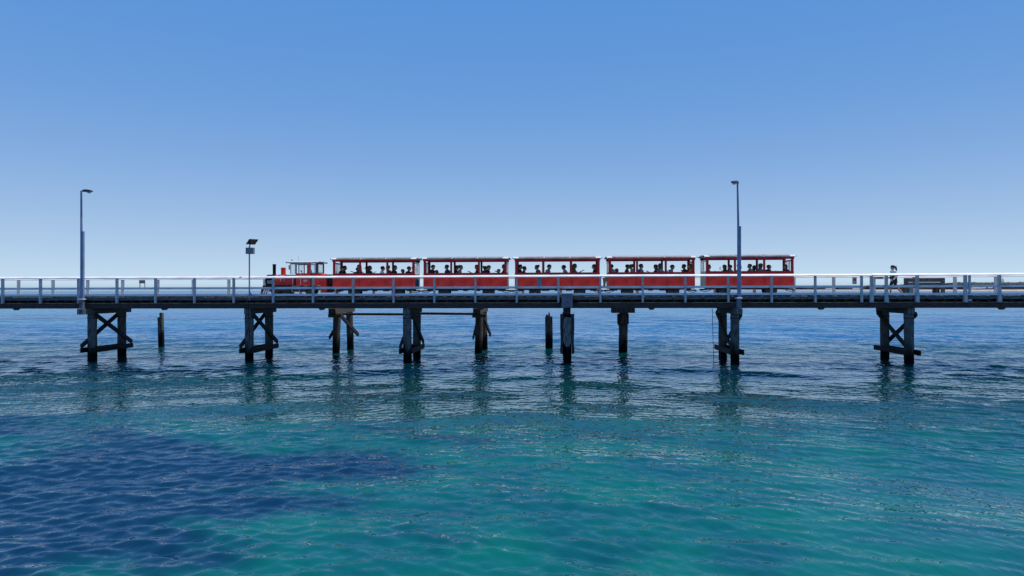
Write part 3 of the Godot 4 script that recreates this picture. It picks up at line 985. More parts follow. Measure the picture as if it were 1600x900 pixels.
func make_carriage() -> Node3D:
	var t := thing("carriage", "", "carriage", Vector3.ZERO, 0.0, "open red carriages of the jetty train")
	var L := 5.24
	var zz := 0.75
	var g := Geo.new()
	g.box(Vector3(0, 0.47, 0), Vector3(L - 0.02, 0.06, 1.42))
	part("floor", g.done(), M.bench_leg, t)
	g = Geo.new()
	for s in [-0.3, 0.3]: g.box(Vector3(0, 0.42, s), Vector3(L - 0.3, 0.1, 0.09))
	for k in 7: g.box(Vector3(-2.2 + k * 0.73, 0.37, 0.42), Vector3(0.3 + 0.1 * (k % 3), 0.1, 0.12), 0.02)
	part("underframe", g.done(), M.navy, t)
	for s in [-1, 1]:
		for k in 3:                                  # panels below the windows
			var w := [1.66, 1.72, 1.66][k] as float
			var cx := [-1.78, 0.0, 1.78][k] as float
			g = Geo.new()
			g.box(Vector3(cx, 0.88, s * zz), Vector3(w + 0.04, 0.82, 0.04), 0.006)
			part("side_panel", g.done(), M.red, t)
		g = Geo.new()
		g.box(Vector3(0, 1.375, s * (zz + 0.006)), Vector3(L, 0.17, 0.07), 0.012)
		part("window_sill", g.done(), M.red_dark, t)
		g = Geo.new()
		g.box(Vector3(0, 2.265, s * zz), Vector3(L + 0.06, 0.155, 0.07), 0.01)
		part("frieze", g.done(), M.red_dark, t)
		for k in 4:
			g = Geo.new()
			g.box(Vector3([-2.53, -0.87, 0.87, 2.53][k], 1.825, s * zz), Vector3(0.16 if k in [0, 3] else 0.13, 0.73, 0.06), 0.008)
			part("window_post", g.done(), M.red_dark, t)
		g = Geo.new()
		for k in 2: g.box(Vector3([-0.89, 0.89][k], 0.88, s * (zz + 0.0)), Vector3(0.05, 0.82, 0.055), 0.006)
		part("seam_strip", g.done(), M.red, t)
	for s in [-1, 1]:                                # ends: pale lower board, open frame above
		g = Geo.new()
		g.box(Vector3(s * 2.6, 0.97, 0), Vector3(0.04, 0.86, 1.42), 0.005)
		part("end_board", g.done(), M.cream, t)
		var fr := part("end_frame", Geo.new().box(Vector3(s * 2.6, 2.1, 0), Vector3(0.05, 0.1, 1.42), 0.005).box(Vector3(s * 2.6, 1.44, 0), Vector3(0.05, 0.06, 1.42), 0.005).box(Vector3(s * 2.6, 1.77, 0.0), Vector3(0.05, 0.58, 0.06), 0.005).done(), M.white, t)
		g = Geo.new()
		g.box(Vector3(s * 2.6, 1.77, 0), Vector3(0.008, 0.58, 1.36))
		part("pane", g.done(), M.glass, fr)
	# roof
	var arc := PackedVector2Array()
	for k in 11:
		var a := -0.86 + 1.72 * k / 10.0
		arc.append(Vector2(a, 2.35 + 0.115 * sqrt(maxf(0.0, 1.0 - pow(absf(a) / 0.86, 2.6)))))
	arc.append(Vector2(0.86, 2.32))
	arc.append(Vector2(-0.86, 2.32))
	var turn := Basis(Vector3(0, 0, -1), Vector3.UP, Vector3.RIGHT)
	g = Geo.new()
	g.prism(arc, L + 0.2, Transform3D(turn, Vector3.ZERO))
	part("roof", g.done(), M.white, t)
	var pan := PackedVector2Array()
	for k in 11:
		var a := -0.89 + 1.78 * k / 10.0
		pan.append(Vector2(a, 2.385 + 0.105 * sqrt(maxf(0.0, 1.0 - pow(absf(a) / 0.89, 2.6)))))
	pan.append(Vector2(0.89, 2.365))
	pan.append(Vector2(-0.89, 2.365))
	for k in 3:
		g = Geo.new()
		g.prism(pan, 1.54, Transform3D(turn, Vector3(-1.6 + k * 1.6, 0, 0)))
		part("roof_cover", g.done(), M.roof_grey, t)
	for s in [-1, 1]:
		g = Geo.new()
		g.tube(Vector3(s * 2.74, 2.36, -0.8), Vector3(s * 2.74, 2.36, 0.8), 0.035, 0.035, 8)
		part("roof_end_trim", g.done(), M.iron, t)
	# seats, in facing pairs
	for k in 6:
		var x := [-2.32, -1.1, -0.62, 0.62, 1.1, 2.32][k] as float
		var face := [1, -1, 1, -1, 1, -1][k] as int
		g = Geo.new()
		g.box(Vector3(x, 0.93, 0), Vector3(0.42, 0.05, 1.3), 0.01)
		var st := part("seat", g.done(), M.seat, t)
		g = Geo.new()
		g.box(Vector3(x - face * 0.2, 1.15, 0), Vector3(0.04, 0.42, 1.3), 0.01)
		part("backrest", g.done(), M.seat, st)
		g = Geo.new()
		g.box(Vector3(x, 0.71, 0), Vector3(0.3, 0.38, 1.1))
		part("seat_box", g.done(), M.seat, st)
	for s in [-1, 1]:
		var bx := s * 1.4 as float
		g = Geo.new()
		g.box(Vector3(bx, 0.3, 0.36), Vector3(0.72, 0.2, 0.06), 0.02)
		g.box(Vector3(bx, 0.3, -0.36), Vector3(0.72, 0.2, 0.06), 0.02)
		g.box(Vector3(bx, 0.36, 0), Vector3(0.24, 0.14, 0.7), 0.02)
		var bo := part("bogie", g.done(), M.bogie, t)
		for q in [-0.2, 0.2]:
			for w in [-1, 1]: 
				var wb := Geo.new()
				wb.lathe(Vector3(bx + q, 0.255, w * 0.36), [Vector2(0.0, -0.09), Vector2(0.17, -0.09), Vector2(0.17, -0.07), Vector2(0.155, -0.06), Vector2(0.155, 0.05), Vector2(0.12, 0.06), Vector2(0.05, 0.04), Vector2(0.035, 0.08), Vector2(0, 0.08)], 16, Basis(Vector3.RIGHT, PI / 2 * w))
				part("wheel", wb.done(), M.wheel, bo)
		g = Geo.new()
		g.bar(Vector3(s * 2.3, 0.36, 0), Vector3(s * 2.86, 0.34, 0), 0.07, 0.09, 0.01)
		part("drawbar", g.done(), M.iron, t)
		g = Geo.new()
		g.sweep([Vector3(s * 2.1, 0.4, 0.3), Vector3(s * 2.4, 0.25, 0.34), Vector3(s * 2.62, 0.22, 0.32), Vector3(s * 2.86, 0.3, 0.3)], [0.02, 0.02, 0.02, 0.02], 6)
		part("brake_hose", g.done(), M.black, t)
	return t

func make_locomotive() -> void:
	var t := thing("locomotive", "small red steam style locomotive with black chimney and white roofed cab", "locomotive", Vector3(-16.36, DECK, -43.05))
	var px := func(p: float) -> float: return (p - 463.0) * 0.0414
	var py := func(p: float) -> float: return 4.3 + (454.0 - p) * 0.0405 - DECK
	var along := Basis(Vector3.BACK, -PI / 2)        # lathe axis along +x
	var g := Geo.new()
	# frame and running board
	g.box(Vector3(px.call(459), 0.53, 0), Vector3(4.0, 0.28, 1.0), 0.03)
	g.box(Vector3(px.call(447), 0.42, 0), Vector3(2.6, 0.2, 1.2), 0.03)
	part("frame", g.done(), M.navy, t)
	g = Geo.new()
	g.box(Vector3(px.call(436), 0.69, 0), Vector3(2.2, 0.05, 1.36), 0.01)
	part("running_board", g.done(), M.black, t)
	# smokebox and boiler
	g = Geo.new()
	var bx: float = px.call(410.5)
	g.lathe(Vector3(bx, 1.03, 0), [Vector2(0, -0.05), Vector2(0.2, -0.05), Vector2(0.36, -0.01), Vector2(0.385, 0.03), Vector2(0.385, 0.58), Vector2(0, 0.58)], 24, along)
	g.box(Vector3(bx + 0.3, 0.85, 0), Vector3(0.56, 0.36, 0.77), 0.03)
	var sm := part("smokebox", g.done(), M.black, t)
	g = Geo.new()
	g.lathe(Vector3(bx - 0.05, 1.03, 0), [Vector2(0, -0.04), Vector2(0.1, -0.03), Vector2(0.24, 0.0)], 20, along)
	part("smokebox_door", g.done(), M.iron, sm)
	g = Geo.new()
	g.lathe(Vector3(bx + 0.585, 1.03, 0), [Vector2(0, 0), Vector2(0.37, 0), Vector2(0.37, 1.34), Vector2(0, 1.34)], 28, along)
	g.box(Vector3(bx + 1.255, 0.86, 0), Vector3(1.335, 0.34, 0.735), 0.02)
	var bo := part("boiler", g.done(), M.red, t)
	for q in [435.0, 440.5]:
		g = Geo.new()
		g.lathe(Vector3(px.call(q), 1.03, 0), [Vector2(0.372, -0.02), Vector2(0.382, -0.015), Vector2(0.382, 0.015), Vector2(0.372, 0.02)], 28, along)
		part("boiler_band", g.done(), M.cream, bo)
	g = Geo.new()
	var cx: float = px.call(421.3)
	g.lathe(Vector3(cx, 1.36, 0), [Vector2(0.17, 0), Vector2(0.13, 0.06), Vector2(0.1, 0.1), Vector2(0.105, 0.66), Vector2(0.115, 0.7), Vector2(0.115, 0.73), Vector2(0.08, 0.73), Vector2(0.08, 0.6)], 20)
	part("chimney", g.done(), M.black, t)
	g = Geo.new()
	g.lathe(Vector3(px.call(435.8), 1.33, 0), [Vector2(0.2, 0), Vector2(0.16, 0.07), Vector2(0.15, 0.12), Vector2(0.15, 0.44), Vector2(0.165, 0.48), Vector2(0.15, 0.53), Vector2(0.06, 0.55), Vector2(0, 0.55)], 20)
	part("dome", g.done(), M.red, t)
	g = Geo.new()
	g.lathe(Vector3(px.call(457), 1.03, 0), [Vector2(0, 0), Vector2(0.41, 0), Vector2(0.41, 0.1), Vector2(0, 0.1)], 24, along)
	part("boiler_back_ring", g.done(), M.black, t)
	# badge on the smokebox side: a pale outlined plate
	g = Geo.new()
	var pz := 0.392
	for q in [[0.0, 0.085, 0.28, 0.022], [0.0, -0.085, 0.28, 0.022], [-0.13, 0, 0.022, 0.15], [0.13, 0, 0.022, 0.15], [0.0, 0.005, 0.18, 0.05]]:
		g.box(Vector3(px.call(417.6) + q[0], 0.92 + q[1], pz), Vector3(q[2], q[3], 0.014))
	part("number_plate", g.done(), M.white, t)
	# cab
	for s in [-1, 1]:
		var z := s * 0.68 as float
		g = Geo.new()
		g.box(Vector3(px.call(473.5), 1.08, z), Vector3(0.96, 0.79, 0.05), 0.01)
		part("cab_side", g.done(), M.red, t)
		g = Geo.new()
		g.box(Vector3(px.call(483), 1.8, z), Vector3(0.17, 0.66, 0.05), 0.008)
		part("cab_pillar", g.done(), M.red, t)
		g = Geo.new()
		g.box(Vector3(px.call(454), 1.77, z), Vector3(0.05, 0.68, 0.05), 0.008)
		g.box(Vector3(px.call(463), 1.77, z), Vector3(0.06, 0.68, 0.04), 0.008)
		g.box(Vector3(px.call(467), 2.08, z), Vector3(1.12, 0.07, 0.045), 0.008)
		g.box(Vector3(px.call(480), 1.77, z), Vector3(0.035, 0.64, 0.06), 0.005)
		part("window_frame", g.done(), M.steel, t)
		g = Geo.new()
		g.box(Vector3(px.call(458.5), 1.74, z * 0.985), Vector3(0.3, 0.62, 0.008))
		part("pane", g.done(), M.glass, t)
		g = Geo.new()
		for q in [[0.0, 0.32, 0.38, 0.04], [0.0, -0.32, 0.38, 0.04], [-0.17, 0, 0.04, 0.6], [0.17, 0, 0.04, 0.6]]: g.box(Vector3(px.call(489.3) + q[0], 1.8 + q[1], z), Vector3(q[2], q[3], 0.05), 0.006)
		part("rear_window_frame", g.done(), M.steel, t)
		g = Geo.new()
		g.box(Vector3(px.call(489.3), 1.8, z * 0.98), Vector3(0.32, 0.6, 0.008))
		part("rear_pane", g.done(), M.glass, t)
		g = Geo.new()
		g.tube(Vector3(px.call(457.4), 0.72, z * 1.06), Vector3(px.call(457.4), 1.5, z * 1.06), 0.014, 0.014, 8)
		g.tube(Vector3(px.call(469.8), 0.72, z * 1.08), Vector3(px.call(469.8), 1.45, z * 1.08), 0.014, 0.014, 8)
		part("grab_rail", g.done(), M.white, t)
		g = Geo.new()
		g.lathe(Vector3(px.call(477.3), 1.0, z + s * 0.027), [Vector2(0.0, 0.012), Vector2(0.1, 0.012), Vector2(0.1, 0.0)], 18, Basis(Vector3.RIGHT, PI / 2 * s) * Basis.from_scale(Vector3(1.3, 1, 0.8)))
		part("oval_plate", g.done(), M.cream, t)
		g = Geo.new()
		for q in [[0.0, 0.0, 0.5, 0.03], [0.0, -0.36, 0.5, 0.03], [-0.235, -0.18, 0.03, 0.36], [0.235, -0.18, 0.03, 0.36]]: g.box(Vector3(px.call(462.2) + q[0], 0.66 + q[1], z + s * 0.05), Vector3(q[2], q[3], 0.1 if q[2] > 0.1 else 0.03), 0.004)
		part("step", g.done(), M.cream, t)
	g = Geo.new()
	g.box(Vector3(px.call(455), 1.78, 0), Vector3(0.05, 0.68, 0.1), 0.006)
	g.box(Vector3(px.call(455), 2.1, 0), Vector3(0.05, 0.08, 1.32), 0.006)
	part("front_frame", g.done(), M.steel, t)
	g = Geo.new()
	for q in [-0.66, 0.66]: g.box(Vector3(px.call(494), 1.78, q), Vector3(0.08, 0.7, 0.07), 0.01)
	g.box(Vector3(px.call(494), 2.1, 0), Vector3(0.06, 0.09, 1.24), 0.01)
	g.box(Vector3(px.call(494), 1.48, 0), Vector3(0.06, 0.12, 1.24), 0.01)
	part("cab_back", g.done(), M.navy, t)
	g = Geo.new()
	g.box(Vector3(px.call(462), 1.0, 0.0), Vector3(0.04, 0.72, 1.25))
	part("backhead", g.done(), M.black, t)
	g = Geo.new()
	g.prism(PackedVector2Array([Vector2(-0.86, 2.165), Vector2(-0.6, 2.2), Vector2(-0.3, 2.222), Vector2(0, 2.23), Vector2(0.3, 2.222), Vector2(0.6, 2.2), Vector2(0.86, 2.165), Vector2(0.86, 2.135), Vector2(-0.86, 2.135)]), 2.0, Transform3D(Basis(Vector3(0, 0, -1), Vector3.UP, Vector3.RIGHT), Vector3(px.call(473.5), 0.02, 0)))
	part("cab_roof", g.done(), M.white, t)
	for e in [[447.8, 0.12], [498.4, 0.16]]:
		g = Geo.new()
		g.box(Vector3(px.call(e[0]), 2.17, 0), Vector3(e[1], 0.07, 1.5), 0.02)
		part("roof_visor", g.done(), M.lamp_dark, t)
	g = Geo.new()
	g.tube(Vector3(px.call(462.5), 2.3, 0.3), Vector3(px.call(462.5), 2.62, 0.3), 0.008, 0.005, 6)
	part("aerial", g.done(), M.iron, t)
	g = Geo.new()
	g.ball(Vector3(px.call(452.2), 2.33, 0.3), Vector3(0.04, 0.05, 0.05))
	part("horn", g.done(), M.lamp_dark, t)
	g = Geo.new()
	g.box(Vector3(px.call(452.4), 1.85, 0.76), Vector3(0.05, 0.28, 0.12), 0.015)
	part("mirror", g.done(), M.lamp_dark, t)
	g = Geo.new()
	g.sweep([Vector3(px.call(470), 1.3, 0.2), Vector3(px.call(467), 1.55, 0.2), Vector3(px.call(465.5), 1.66, 0.2)], [0.02, 0.02, 0.05], 8)
	part("control_lever", g.done(), M.black, t)
	# rear hood
	g = Geo.new()
	g.prism(PackedVector2Array([Vector2(px.call(485.5), 0.69), Vector2(px.call(509), 0.69), Vector2(px.call(509), 1.33), Vector2(px.call(506), 1.37), Vector2(px.call(495.5), 1.49), Vector2(px.call(485.5), 1.49)]), 1.3, Transform3D.IDENTITY)
	part("rear_hood", g.done(), M.red, t)
	g = Geo.new()
	g.box(Vector3(px.call(485.7), 1.08, 0.685), Vector3(0.06, 0.8, 0.05), 0.008)
	part("seam", g.done(), M.bogie, t)
	g = Geo.new()
	g.box(Vector3(px.call(504.3), 0.46, 0), Vector3(0.4, 0.45, 1.2), 0.02)
	part("rear_skirt", g.done(), M.red, t)
	g = Geo.new()
	g.box(Vector3(px.call(511.5), 1.38, 0), Vector3(0.46, 0.04, 1.1), 0.008)
	g.box(Vector3(px.call(512.6), 0.98, 0.25), Vector3(0.26, 0.5, 0.2), 0.03)
	g.box(Vector3(px.call(512), 0.95, -0.2), Vector3(0.2, 0.6, 0.3), 0.03)
	g.box(Vector3(px.call(511.5), 0.42, 0), Vector3(0.3, 0.26, 0.7), 0.03)
	part("coupling_gear", g.done(), M.iron, t)
	# wheels
	for q in [426.0, 444.0, 481.0]:
		for s in [-1, 1]:
			var r := 0.3 if q > 460 else 0.24
			g = Geo.new()
			g.lathe(Vector3(px.call(q), 0.1 + r, s * 0.4), [Vector2(0.0, -0.12), Vector2(r + 0.02, -0.12), Vector2(r + 0.02, -0.09), Vector2(r, -0.08), Vector2(r, 0.05), Vector2(r * 0.82, 0.06), Vector2(r * 0.78, 0.02), Vector2(r * 0.3, 0.02), Vector2(r * 0.25, 0.08), Vector2(0, 0.08)], 20, Basis(Vector3.RIGHT, PI / 2 * s))
			part("wheel", g.done(), M.wheel, t)
	# cowcatcher with pale chevrons
	g = Geo.new()
	g.bar(Vector3(px.call(409), 0.62, 0), Vector3(px.call(409), 0.62, 0.01), 0.1, 0.1)
	g.box(Vector3(px.call(410), 0.62, 0), Vector3(0.12, 0.16, 1.2), 0.02)
	part("buffer_beam", g.done(), M.black, t)
	for k in 9:
		var z := -0.56 + k * 0.14
		g = Geo.new()
		g.bar(Vector3(px.call(407.2), 0.56, z), Vector3(px.call(402.6) + absf(z) * 0.12, 0.14, z * 0.7), 0.05, 0.05)
		part("cowcatcher_bar", g.done(), M.rust, t)
	for k in 3:
		g = Geo.new()
		g.bar(Vector3(px.call(409.5 + k * 3.4), 0.2, 0.6), Vector3(px.call(412.5 + k * 3.4), 0.46, 0.6), 0.02, 0.08)
		part("chevron", g.done(), M.white, t)

# ------------------------------------------------------------------ people
func plain(_p: Vector3) -> Color: return Color(1, 1, 1)

func head_geo() -> Geo:          # looks along +x; centre of the skull at the origin
	var b := [[Vector3(-0.02, 0.03, 0), Vector3(0.01, 0.03, 0), 0.085, 0.08], [Vector3(0.035, -0.03, 0), Vector3(0.045, -0.075, 0), 0.058, 0.04],
		[Vector3(0.085, 0.005, 0), Vector3(0.105, -0.025, 0), 0.008, 0.014], [Vector3(0.07, -0.062, -0.018), Vector3(0.07, -0.062, 0.018), 0.013, 0.013],
		[Vector3(-0.005, 0.015, 0.078), Vector3(-0.005, -0.025, 0.076), 0.014, 0.01], [Vector3(-0.005, 0.015, -0.078), Vector3(-0.005, -0.025, -0.076), 0.014, 0.01],
		[Vector3(-0.03, -0.03, 0), Vector3(-0.035, -0.15, 0), 0.055, 0.056], [Vector3(0.075, 0.028, -0.035), Vector3(0.075, 0.028, 0.035), 0.012, 0.012]]
	var face := func(p: Vector3) -> Color:
		if p.x > 0.05:
			var e := Vector2(p.y - 0.008, absf(p.z) - 0.032)
			if e.length() < 0.007: return Color(0.05, 0.04, 0.04)
			if absf(e.x) < 0.008 and absf(e.y) < 0.016: return Color(1.6, 1.9, 2.2)
			if absf(p.y + 0.063) < 0.007 and absf(p.z) < 0.024: return Color(0.7, 0.4, 0.42)
			if absf(p.y - 0.034) < 0.006 and absf(e.y) < 0.02: return Color(0.12, 0.1, 0.1)
		return Color(1, 1, 1)
	return skin(b, 0.009, 0.011, face)

func hand_geo() -> Geo:          # wrist at the origin, fingers along +x, palm down, thumb on +z
	var b := [[Vector3(0, 0, -0.012), Vector3(0.085, 0, -0.028), 0.018, 0.014], [Vector3(0, 0, 0.01), Vector3(0.088, 0.002, 0.022), 0.018, 0.014], [Vector3(0.03, 0, 0), Vector3(0.088, 0, 0), 0.018, 0.013]]
	var L := [0.066, 0.075, 0.07, 0.054]
	for k in 4:
		var z := 0.03 - k * 0.021
		var p := Vector3(0.09 - 0.004 * absf(k - 1.2), 0, z)
		var d := Vector3(1, -0.15, (1.4 - k) * 0.05)
		for s in 3:
			d.y -= 0.28
			var q: Vector3 = p + d.normalized() * L[k] * [0.45, 0.31, 0.24][s]
			b.append([p, q, 0.0092 - s * 0.0008, 0.0085 - s * 0.0008])
			p = q
	b.append([Vector3(0.02, -0.004, 0.022), Vector3(0.055, -0.01, 0.05), 0.014, 0.0105])
	b.append([Vector3(0.055, -0.01, 0.05), Vector3(0.09, -0.018, 0.055), 0.0105, 0.0085])
	return skin(b, 0.0065, 0.0045, plain)

func frame_to(a: Vector3, b: Vector3, up: Vector3) -> Transform3D:
	var x := (b - a).normalized()
	var z := x.cross(up).normalized()
	return Transform3D(Basis(x, z.cross(x), z), b)

# joints: pelvis, chest, neck, head, then for each side shoulder, elbow, wrist, hip, knee, ankle, toe
func make_person(called: String, label: String, J: Dictionary, look: Dictionary, head: Geo, hand: Geo, cell := 0.022) -> Node3D:
	var t := thing(called, label, "person")
	var grow := func(q: Array, r: float) -> Array: return [q[0], q[1], q[2] + r, q[3] + r]
	var torso := [[J.pelvis + Vector3(0, 0, -0.06), J.pelvis + Vector3(0, 0, 0.06), 0.115, 0.115], [J.pelvis, J.chest, 0.12, 0.115], [J.chest + Vector3(0, 0, -0.075), J.chest + Vector3(0, 0, 0.075), 0.105, 0.105],
		[J.sh[0] * 0.85 + J.neck * 0.15, J.sh[1] * 0.85 + J.neck * 0.15, 0.072, 0.072], [J.chest, J.neck, 0.09, 0.055]]
	var arms := []
	var upper := []
	var thighs := []
	var shins := []
	for s in 2:
		upper.append([J.sh[s], J.el[s], 0.06, 0.046])
		arms.append([J.el[s], J.wr[s], 0.043, 0.028])
		thighs.append([J.hip[s], J.kn[s], 0.088, 0.06])
		shins.append([J.kn[s], J.kn[s].lerp(J.an[s], 0.35), 0.058, 0.057])
		shins.append([J.kn[s].lerp(J.an[s], 0.35), J.an[s], 0.057, 0.038])
		shins.append([J.an[s], J.to[s], 0.042, 0.032])
	var all := torso + upper + arms + thighs + shins + [[J.neck, J.head + Vector3(-0.03, -0.12, 0), 0.055, 0.05]]
	var g := skin(all, cell, 0.02, plain)
	var tilt: float = J.get("tilt", 0.0)
	g.add(head, Transform3D(Basis(Vector3.UP, J.get("turn", 0.0)) * Basis(Vector3.BACK, tilt), J.head))
	for s in 2:
		var f := frame_to(J.el[s], J.wr[s], Vector3.UP if absf((J.wr[s] - J.el[s]).normalized().y) < 0.9 else Vector3(0, 0, 1))
		g.add(hand, f if s == 0 else f * Transform3D(Basis.from_scale(Vector3(1, 1, -1)), Vector3.ZERO))
	part("body", g.done(), M.skin, t)
	var top_bones := []
	for q in torso + upper: top_bones.append(grow.call(q, 0.016))
	if look.get("long_sleeves", false):
		for q in arms: top_bones.append([q[0], q[0].lerp(q[1], 0.93), q[2] + 0.014, q[3] + 0.016])
	part("shirt", skin(top_bones, cell, 0.02, plain).done(), look.shirt, t)
	var low := []
	for q in thighs: low.append(grow.call(q, 0.016))
	low.append([J.pelvis + Vector3(0, 0, -0.06), J.pelvis + Vector3(0, 0, 0.06), 0.135, 0.135])
	var leg: float = look.get("leg", 0.9)
	for s in 2: low.append([J.kn[s], J.kn[s].lerp(J.an[s], leg), 0.076, 0.066])
	part("trousers" if leg > 0.5 else "shorts", skin(low, cell, 0.02, plain).done(), look.trousers, t)
	var sh := Geo.new()
	for s in 2: sh.add(skin([[J.an[s] + Vector3(0, -0.035, 0), J.to[s], 0.048, 0.038], [J.an[s] + Vector3(0, -0.03, 0), J.an[s] - (J.to[s] - J.an[s]) * Vector3(0.35, 0, 0.35) + Vector3(0, -0.04, 0), 0.045, 0.035]], 0.016, 0.012, plain))
	part("shoes", sh.done(), look.get("shoes", M.cloth_grey), t)
	var R := Basis(Vector3.UP, J.get("turn", 0.0)) * Basis(Vector3.BACK, tilt)
	var hb := [[Vector3(-0.035, 0.045, 0), Vector3(0.0, 0.055, 0), 0.1, 0.092], [Vector3(-0.05, 0.02, -0.05), Vector3(-0.05, 0.02, 0.05), 0.055, 0.055]]
	match look.hair:
		"long": hb += [[Vector3(-0.06, 0.0, 0), Vector3(-0.1, -0.22, 0), 0.08, 0.06], [Vector3(-0.03, 0, 0.07), Vector3(-0.06, -0.2, 0.075), 0.03, 0.03], [Vector3(-0.03, 0, -0.07), Vector3(-0.06, -0.2, -0.075), 0.03, 0.03]]
		"tail": hb += [[Vector3(-0.1, 0.05, 0), Vector3(-0.17, 0.03, 0), 0.04, 0.05], [Vector3(-0.17, 0.03, 0), Vector3(-0.2, -0.13, 0), 0.055, 0.045], [Vector3(-0.2, -0.13, 0), Vector3(-0.19, -0.24, 0), 0.045, 0.015]]
		"bun": hb += [[Vector3(-0.09, 0.09, 0), Vector3(-0.12, 0.11, 0), 0.05, 0.045]]
	var hair := part("hair", skin(hb, 0.014, 0.012, plain).done(), look.hair_colour, t)
	hair.transform = Transform3D(R, J.head)
	if look.has("hat"):
		var h := Geo.new()
		if look.hat == "cap":
			h.lathe(Vector3(-0.012, 0.06, 0), [Vector2(0.103, -0.02), Vector2(0.103, 0.02), Vector2(0.085, 0.065), Vector2(0.045, 0.085), Vector2(0, 0.09)], 16)
			h.prism(PackedVector2Array([Vector2(0.06, -0.085), Vector2(0.13, -0.07), Vector2(0.175, 0.0), Vector2(0.13, 0.07), Vector2(0.06, 0.085)]), 0.012, Transform3D(Basis(Vector3.RIGHT, PI / 2) * Basis(Vector3.UP, 0.0), Vector3(0, 0.045, 0)))
		else:
			h.lathe(Vector3(-0.012, 0.05, 0), [Vector2(0.21, -0.02), Vector2(0.2, -0.012), Vector2(0.105, 0.0), Vector2(0.1, 0.09), Vector2(0.07, 0.11), Vector2(0, 0.11)], 18)
			h.lathe(Vector3(-0.012, 0.044, 0), [Vector2(0.09, 0.0), Vector2(0.21, -0.02)], 18)
		var ho := part("hat", h.done(), look.hat_colour, t)
		ho.transform = Transform3D(R, J.head)
	return t

func seated(v: int) -> Dictionary:
	var J := {"pelvis": Vector3(0, 0.56, 0), "chest": Vector3(-0.05, 0.88, 0), "neck": Vector3(-0.04, 1.08, 0), "head": Vector3(0.0, 1.25, 0),
		"sh": [Vector3(-0.05, 1.0, 0.18), Vector3(-0.05, 1.0, -0.18)], "el": [Vector3(0.05, 0.75, 0.24), Vector3(0.05, 0.75, -0.24)], "wr": [Vector3(0.27, 0.7, 0.14), Vector3(0.27, 0.7, -0.14)],
		"hip": [Vector3(0.02, 0.53, 0.09), Vector3(0.02, 0.53, -0.09)], "kn": [Vector3(0.42, 0.55, 0.11), Vector3(0.42, 0.55, -0.11)], "an": [Vector3(0.44, 0.18, 0.11), Vector3(0.44, 0.18, -0.11)], "to": [Vector3(0.58, 0.125, 0.12), Vector3(0.58, 0.125, -0.12)]}
	match v:
		1: J.merge({"el": [Vector3(0.12, 0.84, 0.27), Vector3(0.05, 0.75, -0.24)], "wr": [Vector3(0.33, 0.98, 0.2), Vector3(0.27, 0.7, -0.14)], "turn": 0.5}, true)
		2: J.merge({"chest": Vector3(0.0, 0.88, 0), "neck": Vector3(0.04, 1.06, 0), "head": Vector3(0.1, 1.22, 0), "sh": [Vector3(0.02, 0.99, 0.18), Vector3(0.02, 0.99, -0.18)], "turn": -0.5}, true)
		3: J.merge({"turn": 0.9, "el": [Vector3(0.0, 0.88, 0.33), Vector3(0.08, 0.78, -0.24)], "wr": [Vector3(0.2, 1.02, 0.34), Vector3(0.3, 0.85, -0.12)]}, true)
	return J

